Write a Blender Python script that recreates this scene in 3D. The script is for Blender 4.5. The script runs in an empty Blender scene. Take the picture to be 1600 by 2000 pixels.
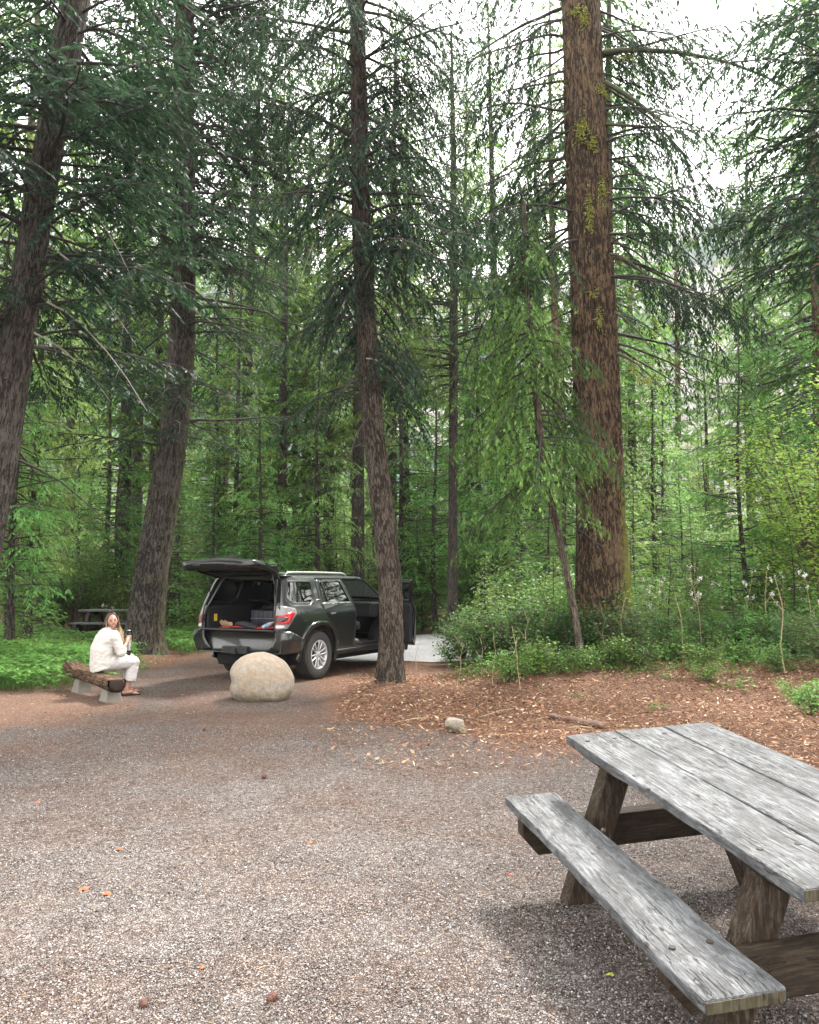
import bpy, bmesh, math, random
import numpy as np
from mathutils import Vector, Matrix, geometry

# ------------------------------------------------------------------ camera, sky, sun, exposure
S = bpy.context.scene
COL = S.collection
R = math.radians
CAM_H, FPX, PITCH = 1.6, 1600.0, R(5.0)
cam_d = bpy.data.cameras.new('camera'); cam = bpy.data.objects.new('camera', cam_d); COL.objects.link(cam)
cam.location = (0, 0, CAM_H); cam.rotation_euler = (R(90) + PITCH, 0, 0)
cam_d.sensor_fit = 'HORIZONTAL'; cam_d.sensor_width = 36; cam_d.lens = 36
cam_d.clip_start = 0.05; cam_d.clip_end = 5000
S.camera = cam
SUN_EL, SUN_AZ = 54.0, 38.0           # degrees; azimuth clockwise from the view direction (+Y)
w = bpy.data.worlds.new('World'); S.world = w; w.use_nodes = True
nt = w.node_tree; nt.nodes.clear()
sky = nt.nodes.new('ShaderNodeTexSky'); sky.sky_type = 'NISHITA'; sky.sun_disc = False
sky.sun_elevation = R(SUN_EL); sky.sun_rotation = R(SUN_AZ); sky.air_density = 1.0; sky.dust_density = 3.0; sky.ozone_density = 1.0
# broken cloud: the blue sky is mixed with a neutral cloud layer by noise
tc = nt.nodes.new('ShaderNodeTexCoord'); ns = nt.nodes.new('ShaderNodeTexNoise'); ns.inputs['Scale'].default_value = 3.0
ns.inputs['Detail'].default_value = 6; nt.links.new(tc.outputs['Generated'], ns.inputs['Vector'])
rp = nt.nodes.new('ShaderNodeValToRGB'); rp.color_ramp.elements[0].position = 0.30; rp.color_ramp.elements[0].color = (.70, .70, .70, 1)
rp.color_ramp.elements[1].position = 0.55; rp.color_ramp.elements[1].color = (1, 1, 1, 1)
nt.links.new(ns.outputs['Fac'], rp.inputs['Fac'])
mx = nt.nodes.new('ShaderNodeMixRGB'); nt.links.new(rp.outputs['Color'], mx.inputs['Fac'])
nt.links.new(sky.outputs['Color'], mx.inputs['Color1']); mx.inputs['Color2'].default_value = (11.0, 10.8, 10.5, 1)
bg = nt.nodes.new('ShaderNodeBackground'); bg.inputs['Strength'].default_value = 0.088
nt.links.new(mx.outputs['Color'], bg.inputs['Color'])
wo = nt.nodes.new('ShaderNodeOutputWorld'); nt.links.new(bg.outputs['Background'], wo.inputs['Surface'])
sl = bpy.data.lights.new('sun', 'SUN'); sl.energy = 3.0; sl.angle = R(11); sl.color = (1, .95, .88)
so = bpy.data.objects.new('sun', sl); COL.objects.link(so)
_a, _e = R(SUN_AZ), R(SUN_EL)
_d = Vector((math.sin(_a) * math.cos(_e), math.cos(_a) * math.cos(_e), math.sin(_e)))
so.rotation_euler = _d.to_track_quat('Z', 'Y').to_euler(); so.location = (0, 0, 60)
S.view_settings.view_transform = 'Standard'; S.view_settings.look = 'None'; S.view_settings.gamma = 1
S.view_settings.exposure = 2.5
S.cycles.max_bounces = 8; S.cycles.diffuse_bounces = 5; S.cycles.glossy_bounces = 3; S.cycles.transmission_bounces = 4
S.cycles.transparent_max_bounces = 12; S.cycles.volume_bounces = 0; S.cycles.caustics_reflective = False; S.cycles.caustics_refractive = False

# ------------------------------------------------------------------ helpers
def pt(px, py, Y):
    """world point on the ray through pixel (of the 1600x2000 photo) at world depth Y"""
    r, u = (px - 800) / FPX, (1000 - py) / FPX
    dy = math.cos(PITCH) - u * math.sin(PITCH); dz = math.sin(PITCH) + u * math.cos(PITCH)
    k = Y / dy
    return Vector((r * k, Y, CAM_H + dz * k))
def gp(px, py, z=0.0):
    r, u = (px - 800) / FPX, (1000 - py) / FPX
    dy = math.cos(PITCH) - u * math.sin(PITCH); dz = math.sin(PITCH) + u * math.cos(PITCH)
    k = (z - CAM_H) / dz
    return Vector((r * k, dy * k, z))

def _h(ix, iy, iz, seed):
    n = (ix.astype(np.int64) * 374761393 + iy.astype(np.int64) * 668265263 + iz.astype(np.int64) * 2147483647 + seed * 1274126177) & 0xffffffff
    n = ((n ^ (n >> 13)) * 1274126177) & 0xffffffff
    n = ((n ^ (n >> 16)) * 2246822519) & 0xffffffff
    return ((n ^ (n >> 15)) & 0xffff) / 65535.0
def vn(p, seed=0):
    p = np.asarray(p, float); i = np.floor(p); f = p - i; f = f * f * (3 - 2 * f)
    x, y, z = i[:, 0], i[:, 1], i[:, 2]; fx, fy, fz = f.T; out = 0
    for a in (0, 1):
        for b in (0, 1):
            for c in (0, 1):
                out = out + _h(x + a, y + b, z + c, seed) * (fx if a else 1 - fx) * (fy if b else 1 - fy) * (fz if c else 1 - fz)
    return out
def fbm(p, o=4, seed=0):
    s = 0; a = .5; t = 0; p = np.asarray(p, float)
    for k in range(o):
        s = s + a * vn(p * 2 ** k + k * 17.3, seed + k); t += a; a *= .5
    return s / t

def link(ob, parent=None):
    COL.objects.link(ob)
    if parent is not None: ob.parent = parent
    return ob
def mesh_np(name, V, F, m=None, parent=None, smooth=False, v=None, uv=None, vv=None):
    """V (N,3); F (M,k) array or list of such arrays; v: per-face value attribute; vv: dict of per-vertex attributes"""
    V = np.asarray(V, np.float32)
    Fs = [np.asarray(f) for f in (F if isinstance(F, list) else [F]) if len(f)]
    me = bpy.data.meshes.new(name)
    nf = sum(len(f) for f in Fs); nl = sum(f.size for f in Fs)
    me.vertices.add(len(V)); me.loops.add(nl); me.polygons.add(nf)
    me.vertices.foreach_set('co', V.ravel())
    li = np.concatenate([f.ravel() for f in Fs]).astype(np.int32)
    me.loops.foreach_set('vertex_index', li)
    tot = np.concatenate([np.full(len(f), f.shape[1]) for f in Fs]).astype(np.int32)
    me.polygons.foreach_set('loop_start', (np.cumsum(tot) - tot).astype(np.int32))
    me.polygons.foreach_set('loop_total', tot)
    me.polygons.foreach_set('use_smooth', np.full(nf, smooth, dtype=bool))
    if v is not None:
        a = me.attributes.new('v', 'FLOAT', 'FACE'); a.data.foreach_set('value', np.asarray(v, np.float32))
    for k, arr in (vv or {}).items():
        a = me.attributes.new(k, 'FLOAT', 'POINT'); a.data.foreach_set('value', np.asarray(arr, np.float32))
    if uv is not None:
        u = me.uv_layers.new(name='UVMap'); u.data.foreach_set('uv', np.asarray(uv, np.float32)[li].ravel())
    me.update(calc_edges=True)
    if m: me.materials.append(m)
    return link(bpy.data.objects.new(name, me), parent)

class MB:
    """collects shapes into one mesh"""
    def __init__(s): s.v = []; s.f = []
    def add(s, vs, fs):
        o = len(s.v); s.v += [tuple(p) for p in vs]; s.f += [tuple(i + o for i in f) for f in fs]; return s
    def box(s, c, d, M=None, taper=1.0):
        x, y, z = d[0] / 2, d[1] / 2, d[2] / 2; vs = []
        for k, t in ((-1, 1), (1, taper)):
            for a, b in ((-1, -1), (1, -1), (1, 1), (-1, 1)): vs.append(Vector((a * x * t, b * y * t, k * z)))
        M = M or Matrix.Identity(3)
        vs = [M @ q + Vector(c) for q in vs]
        return s.add(vs, [(3, 2, 1, 0), (4, 5, 6, 7), (0, 1, 5, 4), (1, 2, 6, 5), (2, 3, 7, 6), (3, 0, 4, 7)])
    def tube(s, path, rad, n=8, caps=True, flat=1.0, up=None):
        path = [Vector(p) for p in path]; k = len(path)
        if not hasattr(rad, '__len__'): rad = [rad] * k
        vs = []; ref = Vector(up) if up else None
        for i, p in enumerate(path):
            t = (path[min(i + 1, k - 1)] - path[max(i - 1, 0)]).normalized()
            if ref is None: ref = Vector((0, 0, 1)) if abs(t.z) < .9 else Vector((1, 0, 0))
            a = t.cross(ref).normalized(); b = a.cross(t).normalized()
            if up is None: ref = b
            for j in range(n):
                q = 2 * math.pi * j / n; vs.append(p + a * (math.cos(q) * rad[i]) + b * (math.sin(q) * rad[i] * flat))
        fs = [(i * n + j, i * n + (j + 1) % n, (i + 1) * n + (j + 1) % n, (i + 1) * n + j) for i in range(k - 1) for j in range(n)]
        if caps: fs += [tuple(range(n - 1, -1, -1)), tuple((k - 1) * n + j for j in range(n))]
        return s.add(vs, fs)
    def lathe(s, prof, n=24, M=None, c=(0, 0, 0)):
        """prof: (radius, height) pairs turned about local Z"""
        vs = []; M = M or Matrix.Identity(3); c = Vector(c)
        for r, h in prof:
            for j in range(n):
                q = 2 * math.pi * j / n; vs.append(M @ Vector((r * math.cos(q), r * math.sin(q), h)) + c)
        k = len(prof)
        fs = [(i * n + j, i * n + (j + 1) % n, (i + 1) * n + (j + 1) % n, (i + 1) * n + j) for i in range(k - 1) for j in range(n)]
        if prof[0][0] < .002: fs.append(tuple(range(n - 1, -1, -1)))
        if prof[-1][0] < .002: fs.append(tuple((k - 1) * n + j for j in range(n)))
        return s.add(vs, fs)
    def prism(s, poly, h, M=None, c=(0, 0, 0)):
        """poly in local XY, from z=-h/2 to h/2"""
        n = len(poly); M = M or Matrix.Identity(3); c = Vector(c)
        vs = [M @ Vector((x, y, z)) + c for z in (-h / 2, h / 2) for x, y in poly]
        return s.add(vs, [tuple(range(n - 1, -1, -1)), tuple(range(n, 2 * n))] + [(i, (i + 1) % n, n + (i + 1) % n, n + i) for i in range(n)])
    def build(s, name, m, parent=None, smooth=False, bevel=0, sub=0, seg=2):
        me = bpy.data.meshes.new(name); me.from_pydata(s.v, [], s.f); me.update()
        bm = bmesh.new(); bm.from_mesh(me); bmesh.ops.recalc_face_normals(bm, faces=bm.faces); bm.to_mesh(me); bm.free()
        if smooth: me.polygons.foreach_set('use_smooth', [True] * len(me.polygons))
        me.materials.append(m)
        ob = link(bpy.data.objects.new(name, me), parent)
        if sub: d = ob.modifiers.new('s', 'SUBSURF'); d.levels = d.render_levels = sub
        if bevel:
            d = ob.modifiers.new('b', 'BEVEL'); d.width = bevel; d.segments = seg; d.limit_method = 'ANGLE'; d.angle_limit = R(35)
            if not smooth:
                d.harden_normals = False
        return ob

def thing(name, loc, label, cat, group=None, rz=0):
    o = bpy.data.objects.new(name, None); o.empty_display_size = .1; link(o)
    o.location = loc; o.rotation_euler = (0, 0, rz)
    return tag(o, label, cat, group)
def tag(o, label=None, cat=None, group=None, kind=None):
    if label: o['label'] = label
    if cat: o['category'] = cat
    if group: o['group'] = group
    if kind: o['kind'] = kind
    return o
def copy_thing(root, loc, rz, sc, label=None, group=None):
    r = root.copy(); COL.objects.link(r)
    r.location = loc; r.rotation_euler = (0, 0, rz); r.scale = sc if hasattr(sc, '__len__') else (sc,) * 3
    if label: r['label'] = label
    if group: r['group'] = group
    for ch in root.children:
        c = ch.copy(); COL.objects.link(c); c.parent = r
        for g in ch.children:
            d = g.copy(); COL.objects.link(d); d.parent = c
    return r

# ------------------------------------------------------------------ node helpers
class G:
    def __init__(s, name):
        s.m = bpy.data.materials.new(name); s.m.use_nodes = True; s.t = s.m.node_tree; s.t.nodes.clear()
        s.out = s.t.nodes.new('ShaderNodeOutputMaterial')
    def n(s, typ, out=0, props=None, **inp):
        nd = s.t.nodes.new('ShaderNode' + typ)
        for k, x in (props or {}).items(): setattr(nd, k, x)
        for k, x in inp.items():
            k = int(k[1:]) if k[0] == 'i' and k[1:].isdigit() else k.replace('_', ' ')
            sk = nd.inputs[k]
            if isinstance(x, bpy.types.NodeSocket): s.t.links.new(x, sk)
            else: sk.default_value = x
        return nd.outputs[out]
    def math(s, op, a, b=0.0, c=0.0, clamp=False): return s.n('Math', props=dict(operation=op, use_clamp=clamp), i0=a, i1=b, i2=c)
    def mix(s, f, a, b, mode='MIX'): return s.n('MixRGB', props=dict(blend_type=mode), i0=f, i1=a, i2=b)
    def ramp(s, f, stops, interp='LINEAR'):
        nd = s.t.nodes.new('ShaderNodeValToRGB'); s.t.links.new(f, nd.inputs[0]); e = nd.color_ramp.elements
        nd.color_ramp.interpolation = interp
        while len(e) < len(stops): e.new(.5)
        for k, (p, c) in enumerate(stops):
            e[k].position = p; e[k].color = tuple(c) + (1,) if hasattr(c, '__len__') else (c, c, c, 1)
        return nd.outputs[0]
    def noise(s, vec, scale, detail=4, rough=.55, out=0): return s.n('TexNoise', out=out, Vector=vec, Scale=scale, Detail=float(detail), Roughness=rough)
    def vor(s, vec, scale, feature='F1', out=0, rnd=1.0): return s.n('TexVoronoi', out=out, props=dict(feature=feature), Vector=vec, Scale=scale, Randomness=rnd)
    def map(s, vec, scale=(1, 1, 1), loc=(0, 0, 0), rot=(0, 0, 0)): return s.n('Mapping', Vector=vec, Scale=scale, Location=loc, Rotation=rot)
    def obj(s): return s.n('TexCoord', out=3)
    def uv(s): return s.n('TexCoord', out=2)
    def attr(s, name): return s.n('Attribute', out=2, props=dict(attribute_name=name))
    def bump(s, h, strength=.5, dist=.01, normal=None):
        k = dict(Height=h, Strength=strength, Distance=dist)
        if normal is not None: k['Normal'] = normal
        return s.n('Bump', **k)
    def surf(s, col, rough=.7, normal=None, metal=0.0, spec=.5, **kw):
        k = dict(Base_Color=col, Roughness=rough, Metallic=metal, Specular_IOR_Level=spec); k.update(kw)
        if normal is not None: k['Normal'] = normal
        return s.n('BsdfPrincipled', **k)
    def end(s, sh): s.t.links.new(sh, s.out.inputs['Surface']); return s.m
def c4(c): return (c[0], c[1], c[2], 1)
def plain(name, c, rough=.6, metal=0.0, spec=.5, var=.15, scale=8, bump=0, **kw):
    g = G(name); o = g.obj(); n = g.noise(o, scale, 5)
    col = g.mix(n, c4([x * (1 - var) for x in c]), c4([min(1, x * (1 + var)) for x in c]))
    r = g.math('ADD', g.math('MULTIPLY', g.noise(o, scale * 3, 3), .15), rough - .07)
    nm = g.bump(g.noise(o, scale * 6, 4), .5, bump) if bump else None
    return g.end(g.surf(col, r, nm, metal, spec, **kw))

def leaf_mat(name, dark, mid, light, trans=.35, objvar=.25, rough=.55):
    g = G(name); v = g.attr('v'); rnd = g.n('ObjectInfo', out=5)
    n = g.noise(g.n('NewGeometry', out=0), .45, 2)
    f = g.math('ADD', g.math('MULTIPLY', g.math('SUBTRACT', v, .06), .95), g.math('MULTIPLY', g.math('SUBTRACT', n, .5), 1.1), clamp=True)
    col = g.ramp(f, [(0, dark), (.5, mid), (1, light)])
    hs = g.n('HueSaturation', Hue=g.math('ADD', .5, g.math('MULTIPLY', g.math('SUBTRACT', rnd, .5), .07)), Saturation=1.0,
             Value=g.math('ADD', 1 - objvar / 2, g.math('MULTIPLY', rnd, objvar)), Color=col)
    p = g.surf(hs, rough, spec=.12)
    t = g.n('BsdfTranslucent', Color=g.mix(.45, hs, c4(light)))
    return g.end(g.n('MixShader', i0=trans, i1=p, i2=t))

def bark_mat(name, furrow, plate, ridge, moss=None, scale=1.0, mossamt=.5, lichen=.3):
    """furrowed bark: long ragged ridges broken into small plates"""
    g = G(name); uv = g.uv()
    warp = g.noise(uv, 5, 5, out=1)
    u2 = g.n('VectorMath', props=dict(operation='ADD'), i0=uv, i1=g.n('VectorMath', props=dict(operation='SCALE'), i0=warp, Scale=.055))
    n1 = g.noise(g.map(u2, (42 * scale, 2.6 * scale, 1)), 1, 6, .66)
    rd = g.math('SUBTRACT', 1.0, g.math('MULTIPLY', g.math('ABSOLUTE', g.math('SUBTRACT', n1, .5)), 5.5), clamp=True)        # thin dark furrow lines
    e = g.vor(g.map(u2, (52 * scale, 8 * scale, 1)), 1, 'DISTANCE_TO_EDGE'); cc = g.n('SeparateColor', Color=g.vor(g.map(u2, (52 * scale, 8 * scale, 1)), 1, out=1))
    fib = g.noise(g.map(uv, (110, 34, 1)), 1, 6, .7)
    big = g.noise(g.map(uv, (1.2, .5, 1)), 1.6, 4)
    pl = g.math('MINIMUM', g.math('MULTIPLY', e, 3.5), 1.0)
    hgt = g.math('ADD', g.math('MULTIPLY', g.math('SUBTRACT', 1.0, rd), .55), g.math('ADD', g.math('MULTIPLY', pl, .25), g.math('MULTIPLY', fib, .5)))
    f = g.math('ADD', g.math('MULTIPLY', hgt, .62), g.math('MULTIPLY', g.math('SUBTRACT', cc, .5), .28))
    f = g.math('ADD', f, g.math('MULTIPLY', g.math('SUBTRACT', big, .5), .48), clamp=True)
    col = g.ramp(f, [(.22, furrow), (.44, plate), (.58, plate), (.80, ridge)])
    if lichen:
        l = g.ramp(g.noise(g.map(uv, (32, 22, 1)), 1, 5, .72), [(.60, 0.0), (.68, 1.0)])
        col = g.mix(g.math('MULTIPLY', l, lichen), col, c4((.38, .36, .32)))
    if moss:
        mm = g.attr('moss')
        k = g.math('MULTIPLY', g.ramp(g.math('ADD', g.noise(g.map(uv, (14, 6, 1)), 1, 5, .65), g.math('SUBTRACT', mm, .5)), [(.45, 0.0), (.75, 1.0)]), mossamt)
        col = g.mix(k, col, c4(moss))
    nm = g.bump(hgt, 1.0, .04)
    return g.end(g.surf(col, .88, nm, spec=.2))
# ------------------------------------------------------------------ ground
rng = np.random.default_rng(7); random.seed(7)
def sstep(a, b, x): t = np.clip((x - a) / (b - a), 0, 1); return t * t * (3 - 2 * t)
def gh(x, y):
    """height of the ground"""
    x = np.asarray(x, float); y = np.asarray(y, float)
    n = fbm(np.stack([x * .35, y * .35, x * 0], -1).reshape(-1, 3), 3, 3).reshape(x.shape) - .5
    mound = .13 * np.exp(-(((x + .25) / .7) ** 2 + ((y - 12.45) / .6) ** 2))
    bank = .24 * sstep(0, 1.6, y - 11.3) * sstep(.7, 1.8, x) * (1 - sstep(15.3, 16.5, y) * .7)
    far = sstep(30, 90, np.hypot(x, y)) * n * 1.5
    lb = .10 * sstep(-4.9, -6.2, x) * sstep(12.6, 13.6, y)
    return n * .05 + mound + bank + far + lb
def ghs(x, y): return float(gh(np.array([x]), np.array([y]))[0])
def litter_mask(x, y):
    """0 = gravel, 1 = needle and leaf litter"""
    n = fbm(np.stack([x * 1.1, y * 1.1, x * 0 + 5], -1), 4, 21) - .5
    dr = (y - (10.6 - .87 * (x + 1.3))) + n * 2.2                      # right bank
    right = sstep(-1.6, .9, dr) * sstep(-1.6, -.6, x + .25 * (y - 11) + n)
    left = sstep(-3.2, -4.4, x + (y - 11) * .35 + n * 1.6) * sstep(8.0, 9.6, y + n * 2.5)
    back = sstep(14.8, 16.2, y + n)
    lot = sstep(-4.8, -3.6, x) * (1 - sstep(0, 1.2, x - .2)) * sstep(16.2, 14.6, y)   # where the car stands
    tree2 = np.exp(-(((x + 5.9) / 1.7) ** 2 + ((y - 17.6) / 3.2) ** 2)) * 1.2
    back = back * (1 - sstep(-5.0, -4.0, x + n) * sstep(1.6, .4, x + n) * sstep(26, 25, y))
    base = .36 * sstep(4.0, 9.0, y) + .10
    return np.clip(np.maximum.reduce([right, left * .68, back * (1 - .0 * lot), tree2, base + n * .5]), 0, 1)
def axis(lo, hi, st, far, k=1.16):
    a = list(np.arange(lo, hi, st)); s = st; b = [a[-1]]
    while b[-1] < far: s *= k; b.append(b[-1] + s)
    s = st; c = [a[0]]
    while c[-1] > -far: s *= k; c.append(c[-1] - s)
    return np.array(c[:0:-1] + a + b[1:])
gx = axis(-7, 6.5, .07, 2500); gy = axis(.5, 17, .07, 2500); 
X, Y = np.meshgrid(gx, gy); XY = X.ravel(), Y.ravel()
Z = gh(*XY) + .010 * (fbm(np.stack([XY[0] * 5, XY[1] * 5, XY[0] * 0], -1), 3, 9) - .5) * (np.hypot(*XY) < 20)
ny_, nx_ = X.shape; ii = np.arange(nx_ * ny_).reshape(ny_, nx_)
GF = np.stack([ii[:-1, :-1], ii[:-1, 1:], ii[1:, 1:], ii[1:, :-1]], -1).reshape(-1, 4)
g = G('ground'); o = g.obj(); lm = g.attr('litter')
vcol = g.vor(o, 78, out=1); vd = g.vor(o, 78, 'DISTANCE_TO_EDGE'); v2 = g.vor(o, 34, out=1)
sc_ = g.n('SeparateColor', Color=vcol); sc2 = g.n('SeparateColor', Color=v2)
grav = g.ramp(sc_, [(0, (.028, .020, .016)), (.3, (.10, .08, .071)), (.65, (.166, .149, .142)), (.9, (.25, .232, .223)), (1, (.35, .332, .325))])
grav = g.mix(.35, grav, g.ramp(sc2, [(0, (.085, .064, .054)), (1, (.29, .255, .235))]))
grav = g.mix(1.0, grav, g.ramp(g.math('MULTIPLY', vd, 9), [(0, .12), (.6, 1.0)]), 'MULTIPLY')
big = g.noise(o, 1.1, 6, .62)
grav = g.mix(g.ramp(big, [(.38, 0.0), (.66, .75)]), grav, g.mix(1.0, grav, c4((.74, .55, .46)), 'MULTIPLY'))
# litter: short needles and crumbs
l1 = g.noise(g.map(o, (60, 26, 40), rot=(0, 0, .6)), 1, 6, .7); l2 = g.noise(g.map(o, (24, 70, 40), rot=(0, 0, .3)), 1, 6, .7)
lf = g.math('ADD', g.math('MULTIPLY', l1, .5), g.math('MULTIPLY', l2, .5))
lit = g.ramp(lf, [(.36, (.014, .009, .006)), (.46, (.075, .036, .022)), (.54, (.165, .098, .068)), (.66, (.32, .22, .165))])
lit = g.mix(g.ramp(g.noise(o, .8, 4), [(.4, 0.0), (.7, .45)]), lit, g.mix(1.0, lit, c4((.6, .5, .42)), 'MULTIPLY'))
mk = g.math('ADD', lm, g.math('MULTIPLY', g.math('SUBTRACT', g.noise(o, 14, 5, .7), .5), 1.5), clamp=True)
mk = g.ramp(mk, [(.30, 0.0), (.78, 1.0)])
col = g.mix(mk, grav, lit)
hh = g.mix(mk, g.math('MINIMUM', g.math('MULTIPLY', vd, 5), 1.0), lf)
M_ground = g.end(g.surf(col, .92, g.bump(hh, .9, .012), spec=.15))
ground = mesh_np('ground', np.stack([*XY, Z], -1), GF, M_ground, smooth=True, vv={'litter': litter_mask(*XY)})
ground['kind'] = 'structure'

# pale gravel road that passes behind the car
n_ = 70; t_ = np.linspace(0, 1, n_); cx = -3.2 + t_ * 34; cy = 21.4 + 2.6 * t_ ** 1.5 + .0 * t_; hw = 4.3 - .5 * t_
RV = []; 
for k in range(n_):
    e0 = (vn(np.array([[k * .35, 3, 1]]))[0] - .5) * .8; e1 = (vn(np.array([[k * .35, 9, 4]]))[0] - .5) * .9
    for q in range(9):
        yy = cy[k] - hw[k] - e0 + (2 * hw[k] + e0 + e1) * q / 8 if q else cy[k] - hw[k] + e0
        f = min(1, (t_[k]) / .06); yy = cy[k] + (yy - cy[k]) * (.35 + .65 * f)
        RV.append((cx[k], yy, ghs(cx[k], yy) + .012 + .05 * math.sin(math.pi * q / 8)))
ri = np.arange(n_ * 9).reshape(n_, 9); RF = np.stack([ri[:-1, :-1], ri[1:, :-1], ri[1:, 1:], ri[:-1, 1:]], -1).reshape(-1, 4)
g = G('road_gravel'); o = g.obj(); vc = g.n('SeparateColor', Color=g.vor(o, 40, out=1))
col = g.ramp(g.math('ADD', g.math('MULTIPLY', vc, .5), g.math('MULTIPLY', g.noise(o, 1.2, 6, .65), .5)), [(.2, (.28, .27, .275)), (.8, (.58, .565, .57))])
M_road = g.end(g.surf(col, .9, g.bump(g.vor(o, 40), .4, .01), spec=.2))
mesh_np('road', RV, RF, M_road, smooth=True)['kind'] = 'structure'

# gravel chips lying loose on the near ground
def chips(n, ylo, yhi, smin, smax, seed):
    r = np.random.default_rng(seed)
    y = np.sqrt(r.uniform(ylo ** 2, yhi ** 2, n)); x = r.uniform(-.56, .56, n) * y
    k = litter_mask(x, y) < r.uniform(.25, 1.1, n); x, y = x[k], y[k]; n = len(x)
    s = smin + (smax - smin) * r.random(n) ** 2.2
    base = np.array([(1, 0, 0), (0, 1, 0), (-1, 0, 0), (0, -1, 0), (.1, .1, .75), (0, 0, -.5)])
    P = base[None] * r.uniform(.55, 1.25, (n, 6, 1)) + r.uniform(-.22, .22, (n, 6, 3))
    P[:, :, 0] *= r.uniform(.6, 1.25, (n, 1)); P *= s[:, None, None] * .5
    a = r.uniform(0, 6.28, n); b = r.normal(0, .45, n); ca, sa, cb, sb = np.cos(a), np.sin(a), np.cos(b), np.sin(b)
    xx, yy, zz = P[..., 0], P[..., 1] * cb[:, None] - P[..., 2] * sb[:, None], P[..., 1] * sb[:, None] + P[..., 2] * cb[:, None]
    Q = np.stack([xx * ca[:, None] - yy * sa[:, None] + x[:, None], xx * sa[:, None] + yy * ca[:, None] + y[:, None], zz + (gh(x, y) + s * .12)[:, None]], -1)
    T = np.array([(0, 1, 4), (1, 2, 4), (2, 3, 4), (3, 0, 4), (1, 0, 5), (2, 1, 5), (3, 2, 5), (0, 3, 5)])
    F = (np.arange(n)[:, None, None] * 6 + T[None]).reshape(-1, 3)
    v = np.repeat(np.clip(r.normal(.5, .27, n), 0, 1), 8)
    return Q.reshape(-1, 3), F, v
A = [chips(125000, 2.1, 5.2, .004, .0145, 1), chips(80000, 5.2, 9.5, .006, .016, 2)]
off = len(A[0][0])
g = G('gravel_chips'); v = g.attr('v')
col = g.ramp(v, [(0, (.022, .016, .013)), (.22, (.085, .067, .06)), (.5, (.15, .134, .127)), (.8, (.238, .22, .212)), (1, (.37, .352, .345))])
M_chip = g.end(g.surf(col, .8, spec=.3))
tag(mesh_np('gravel', np.concatenate([A[0][0], A[1][0]]), np.concatenate([A[0][1], A[1][1] + off]), M_chip, v=np.concatenate([A[0][2], A[1][2]])),
    'loose pinkish grey gravel chips spread over the camp clearing', 'gravel', kind='stuff')

# blades and leaves as free quads ------------------------------------------------
def norm(a): return a / np.maximum(np.linalg.norm(a, axis=-1, keepdims=True), 1e-9)
def blades(P, D, Wd, L, Wt, mid=.42):
    """rhombic needle twigs: base P, direction D, width direction Wd, length L, width Wt"""
    M = P + D * (L * mid)[:, None]; s = Wd * (Wt * .5)[:, None]
    V = np.stack([P, M - s, P + D * L[:, None], M + s], 1)
    return V.reshape(-1, 3), np.arange(len(P) * 4).reshape(-1, 4)
def merge(parts):
    V, F, A_ = [], [], []; o = 0
    for p in parts:
        V.append(p[0]); F.append(p[1] + o); o += len(p[0]); A_.append(p[2])
    return np.concatenate(V), np.concatenate(F), np.concatenate(A_)

# leaf and needle litter on the ground
def litter(n, fx, seed, smin, smax, lift=.02, asp=.55):
    r = np.random.default_rng(seed); x, y = fx(r, n)
    k = litter_mask(x, y) > r.uniform(.25, .95, len(x)); x, y = x[k], y[k]; n = len(x)
    s = r.uniform(smin, smax, n); a = r.uniform(0, 6.28, n)
    D = norm(np.stack([np.cos(a), np.sin(a), r.normal(0, .3, n)], -1)); Wd = norm(np.cross(D, np.stack([r.normal(0, .5, n), r.normal(0, .5, n), np.ones(n)], -1)))
    P = np.stack([x, y, gh(x, y) + r.uniform(.003, lift, n)], -1)
    V, F = blades(P, D, Wd, s, s * asp * r.uniform(.6, 1.2, n)); return V, F, np.clip(r.normal(.5, .25, n), 0, 1)
near = lambda r, n: (lambda y: (r.uniform(-.6, .6, n) * y, y))(np.sqrt(r.uniform(7 ** 2, 18 ** 2, n)))
rightb = lambda r, n: (r.uniform(-.9, 9, n), r.uniform(7.2, 14.5, n))
g = G('dead_leaves'); v = g.attr('v')
col = g.ramp(v, [(0, (.05, .024, .014)), (.3, (.13, .058, .03)), (.55, (.27, .14, .08)), (.82, (.42, .27, .17)), (1, (.60, .46, .33))])
M_dead = g.end(g.n('MixShader', i0=.25, i1=g.surf(col, .7, spec=.2), i2=g.n('BsdfTranslucent', Color=col)))
L_ = merge([litter(20000, near, 3, .015, .055, .012, .28), litter(34000, rightb, 4, .02, .08, .06, .38), litter(22000, rightb, 5, .03, .12, .03, .10)])
tag(mesh_np('leaf_litter', *L_[:2], M_dead, v=L_[2]), 'orange brown dead leaves and needles covering the edge of the clearing', 'leaf litter', kind='stuff')

# thin needles and straw scattered over the gravel
r = np.random.default_rng(17); n_ = 15000; y = np.sqrt(r.uniform(2.1 ** 2, 11 ** 2, n_)); x = r.uniform(-.56, .56, n_) * y
k = fbm(np.stack([x * 1.3, y * 1.3, x * 0], -1), 3, 88) > r.uniform(.3, .75, n_); x, y = x[k], y[k]; n_ = len(x); a = r.uniform(0, 6.28, n_)
D = norm(np.stack([np.cos(a), np.sin(a), r.normal(0, .12, n_)], -1)); Wd = norm(np.cross(D, np.tile([0, 0, 1.], (n_, 1)))); L0 = r.uniform(.02, .07, n_)
V, F = blades(np.stack([x, y, gh(x, y) + r.uniform(.008, .018, n_)], -1), D, Wd, L0, np.full(n_, .0032))
g = G('straw_needles'); M_sn = g.end(g.surf(g.ramp(g.attr('v'), [(0, (.07, .035, .02)), (.6, (.20, .12, .07)), (1, (.42, .34, .22))]), .8, spec=.2))
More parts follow.
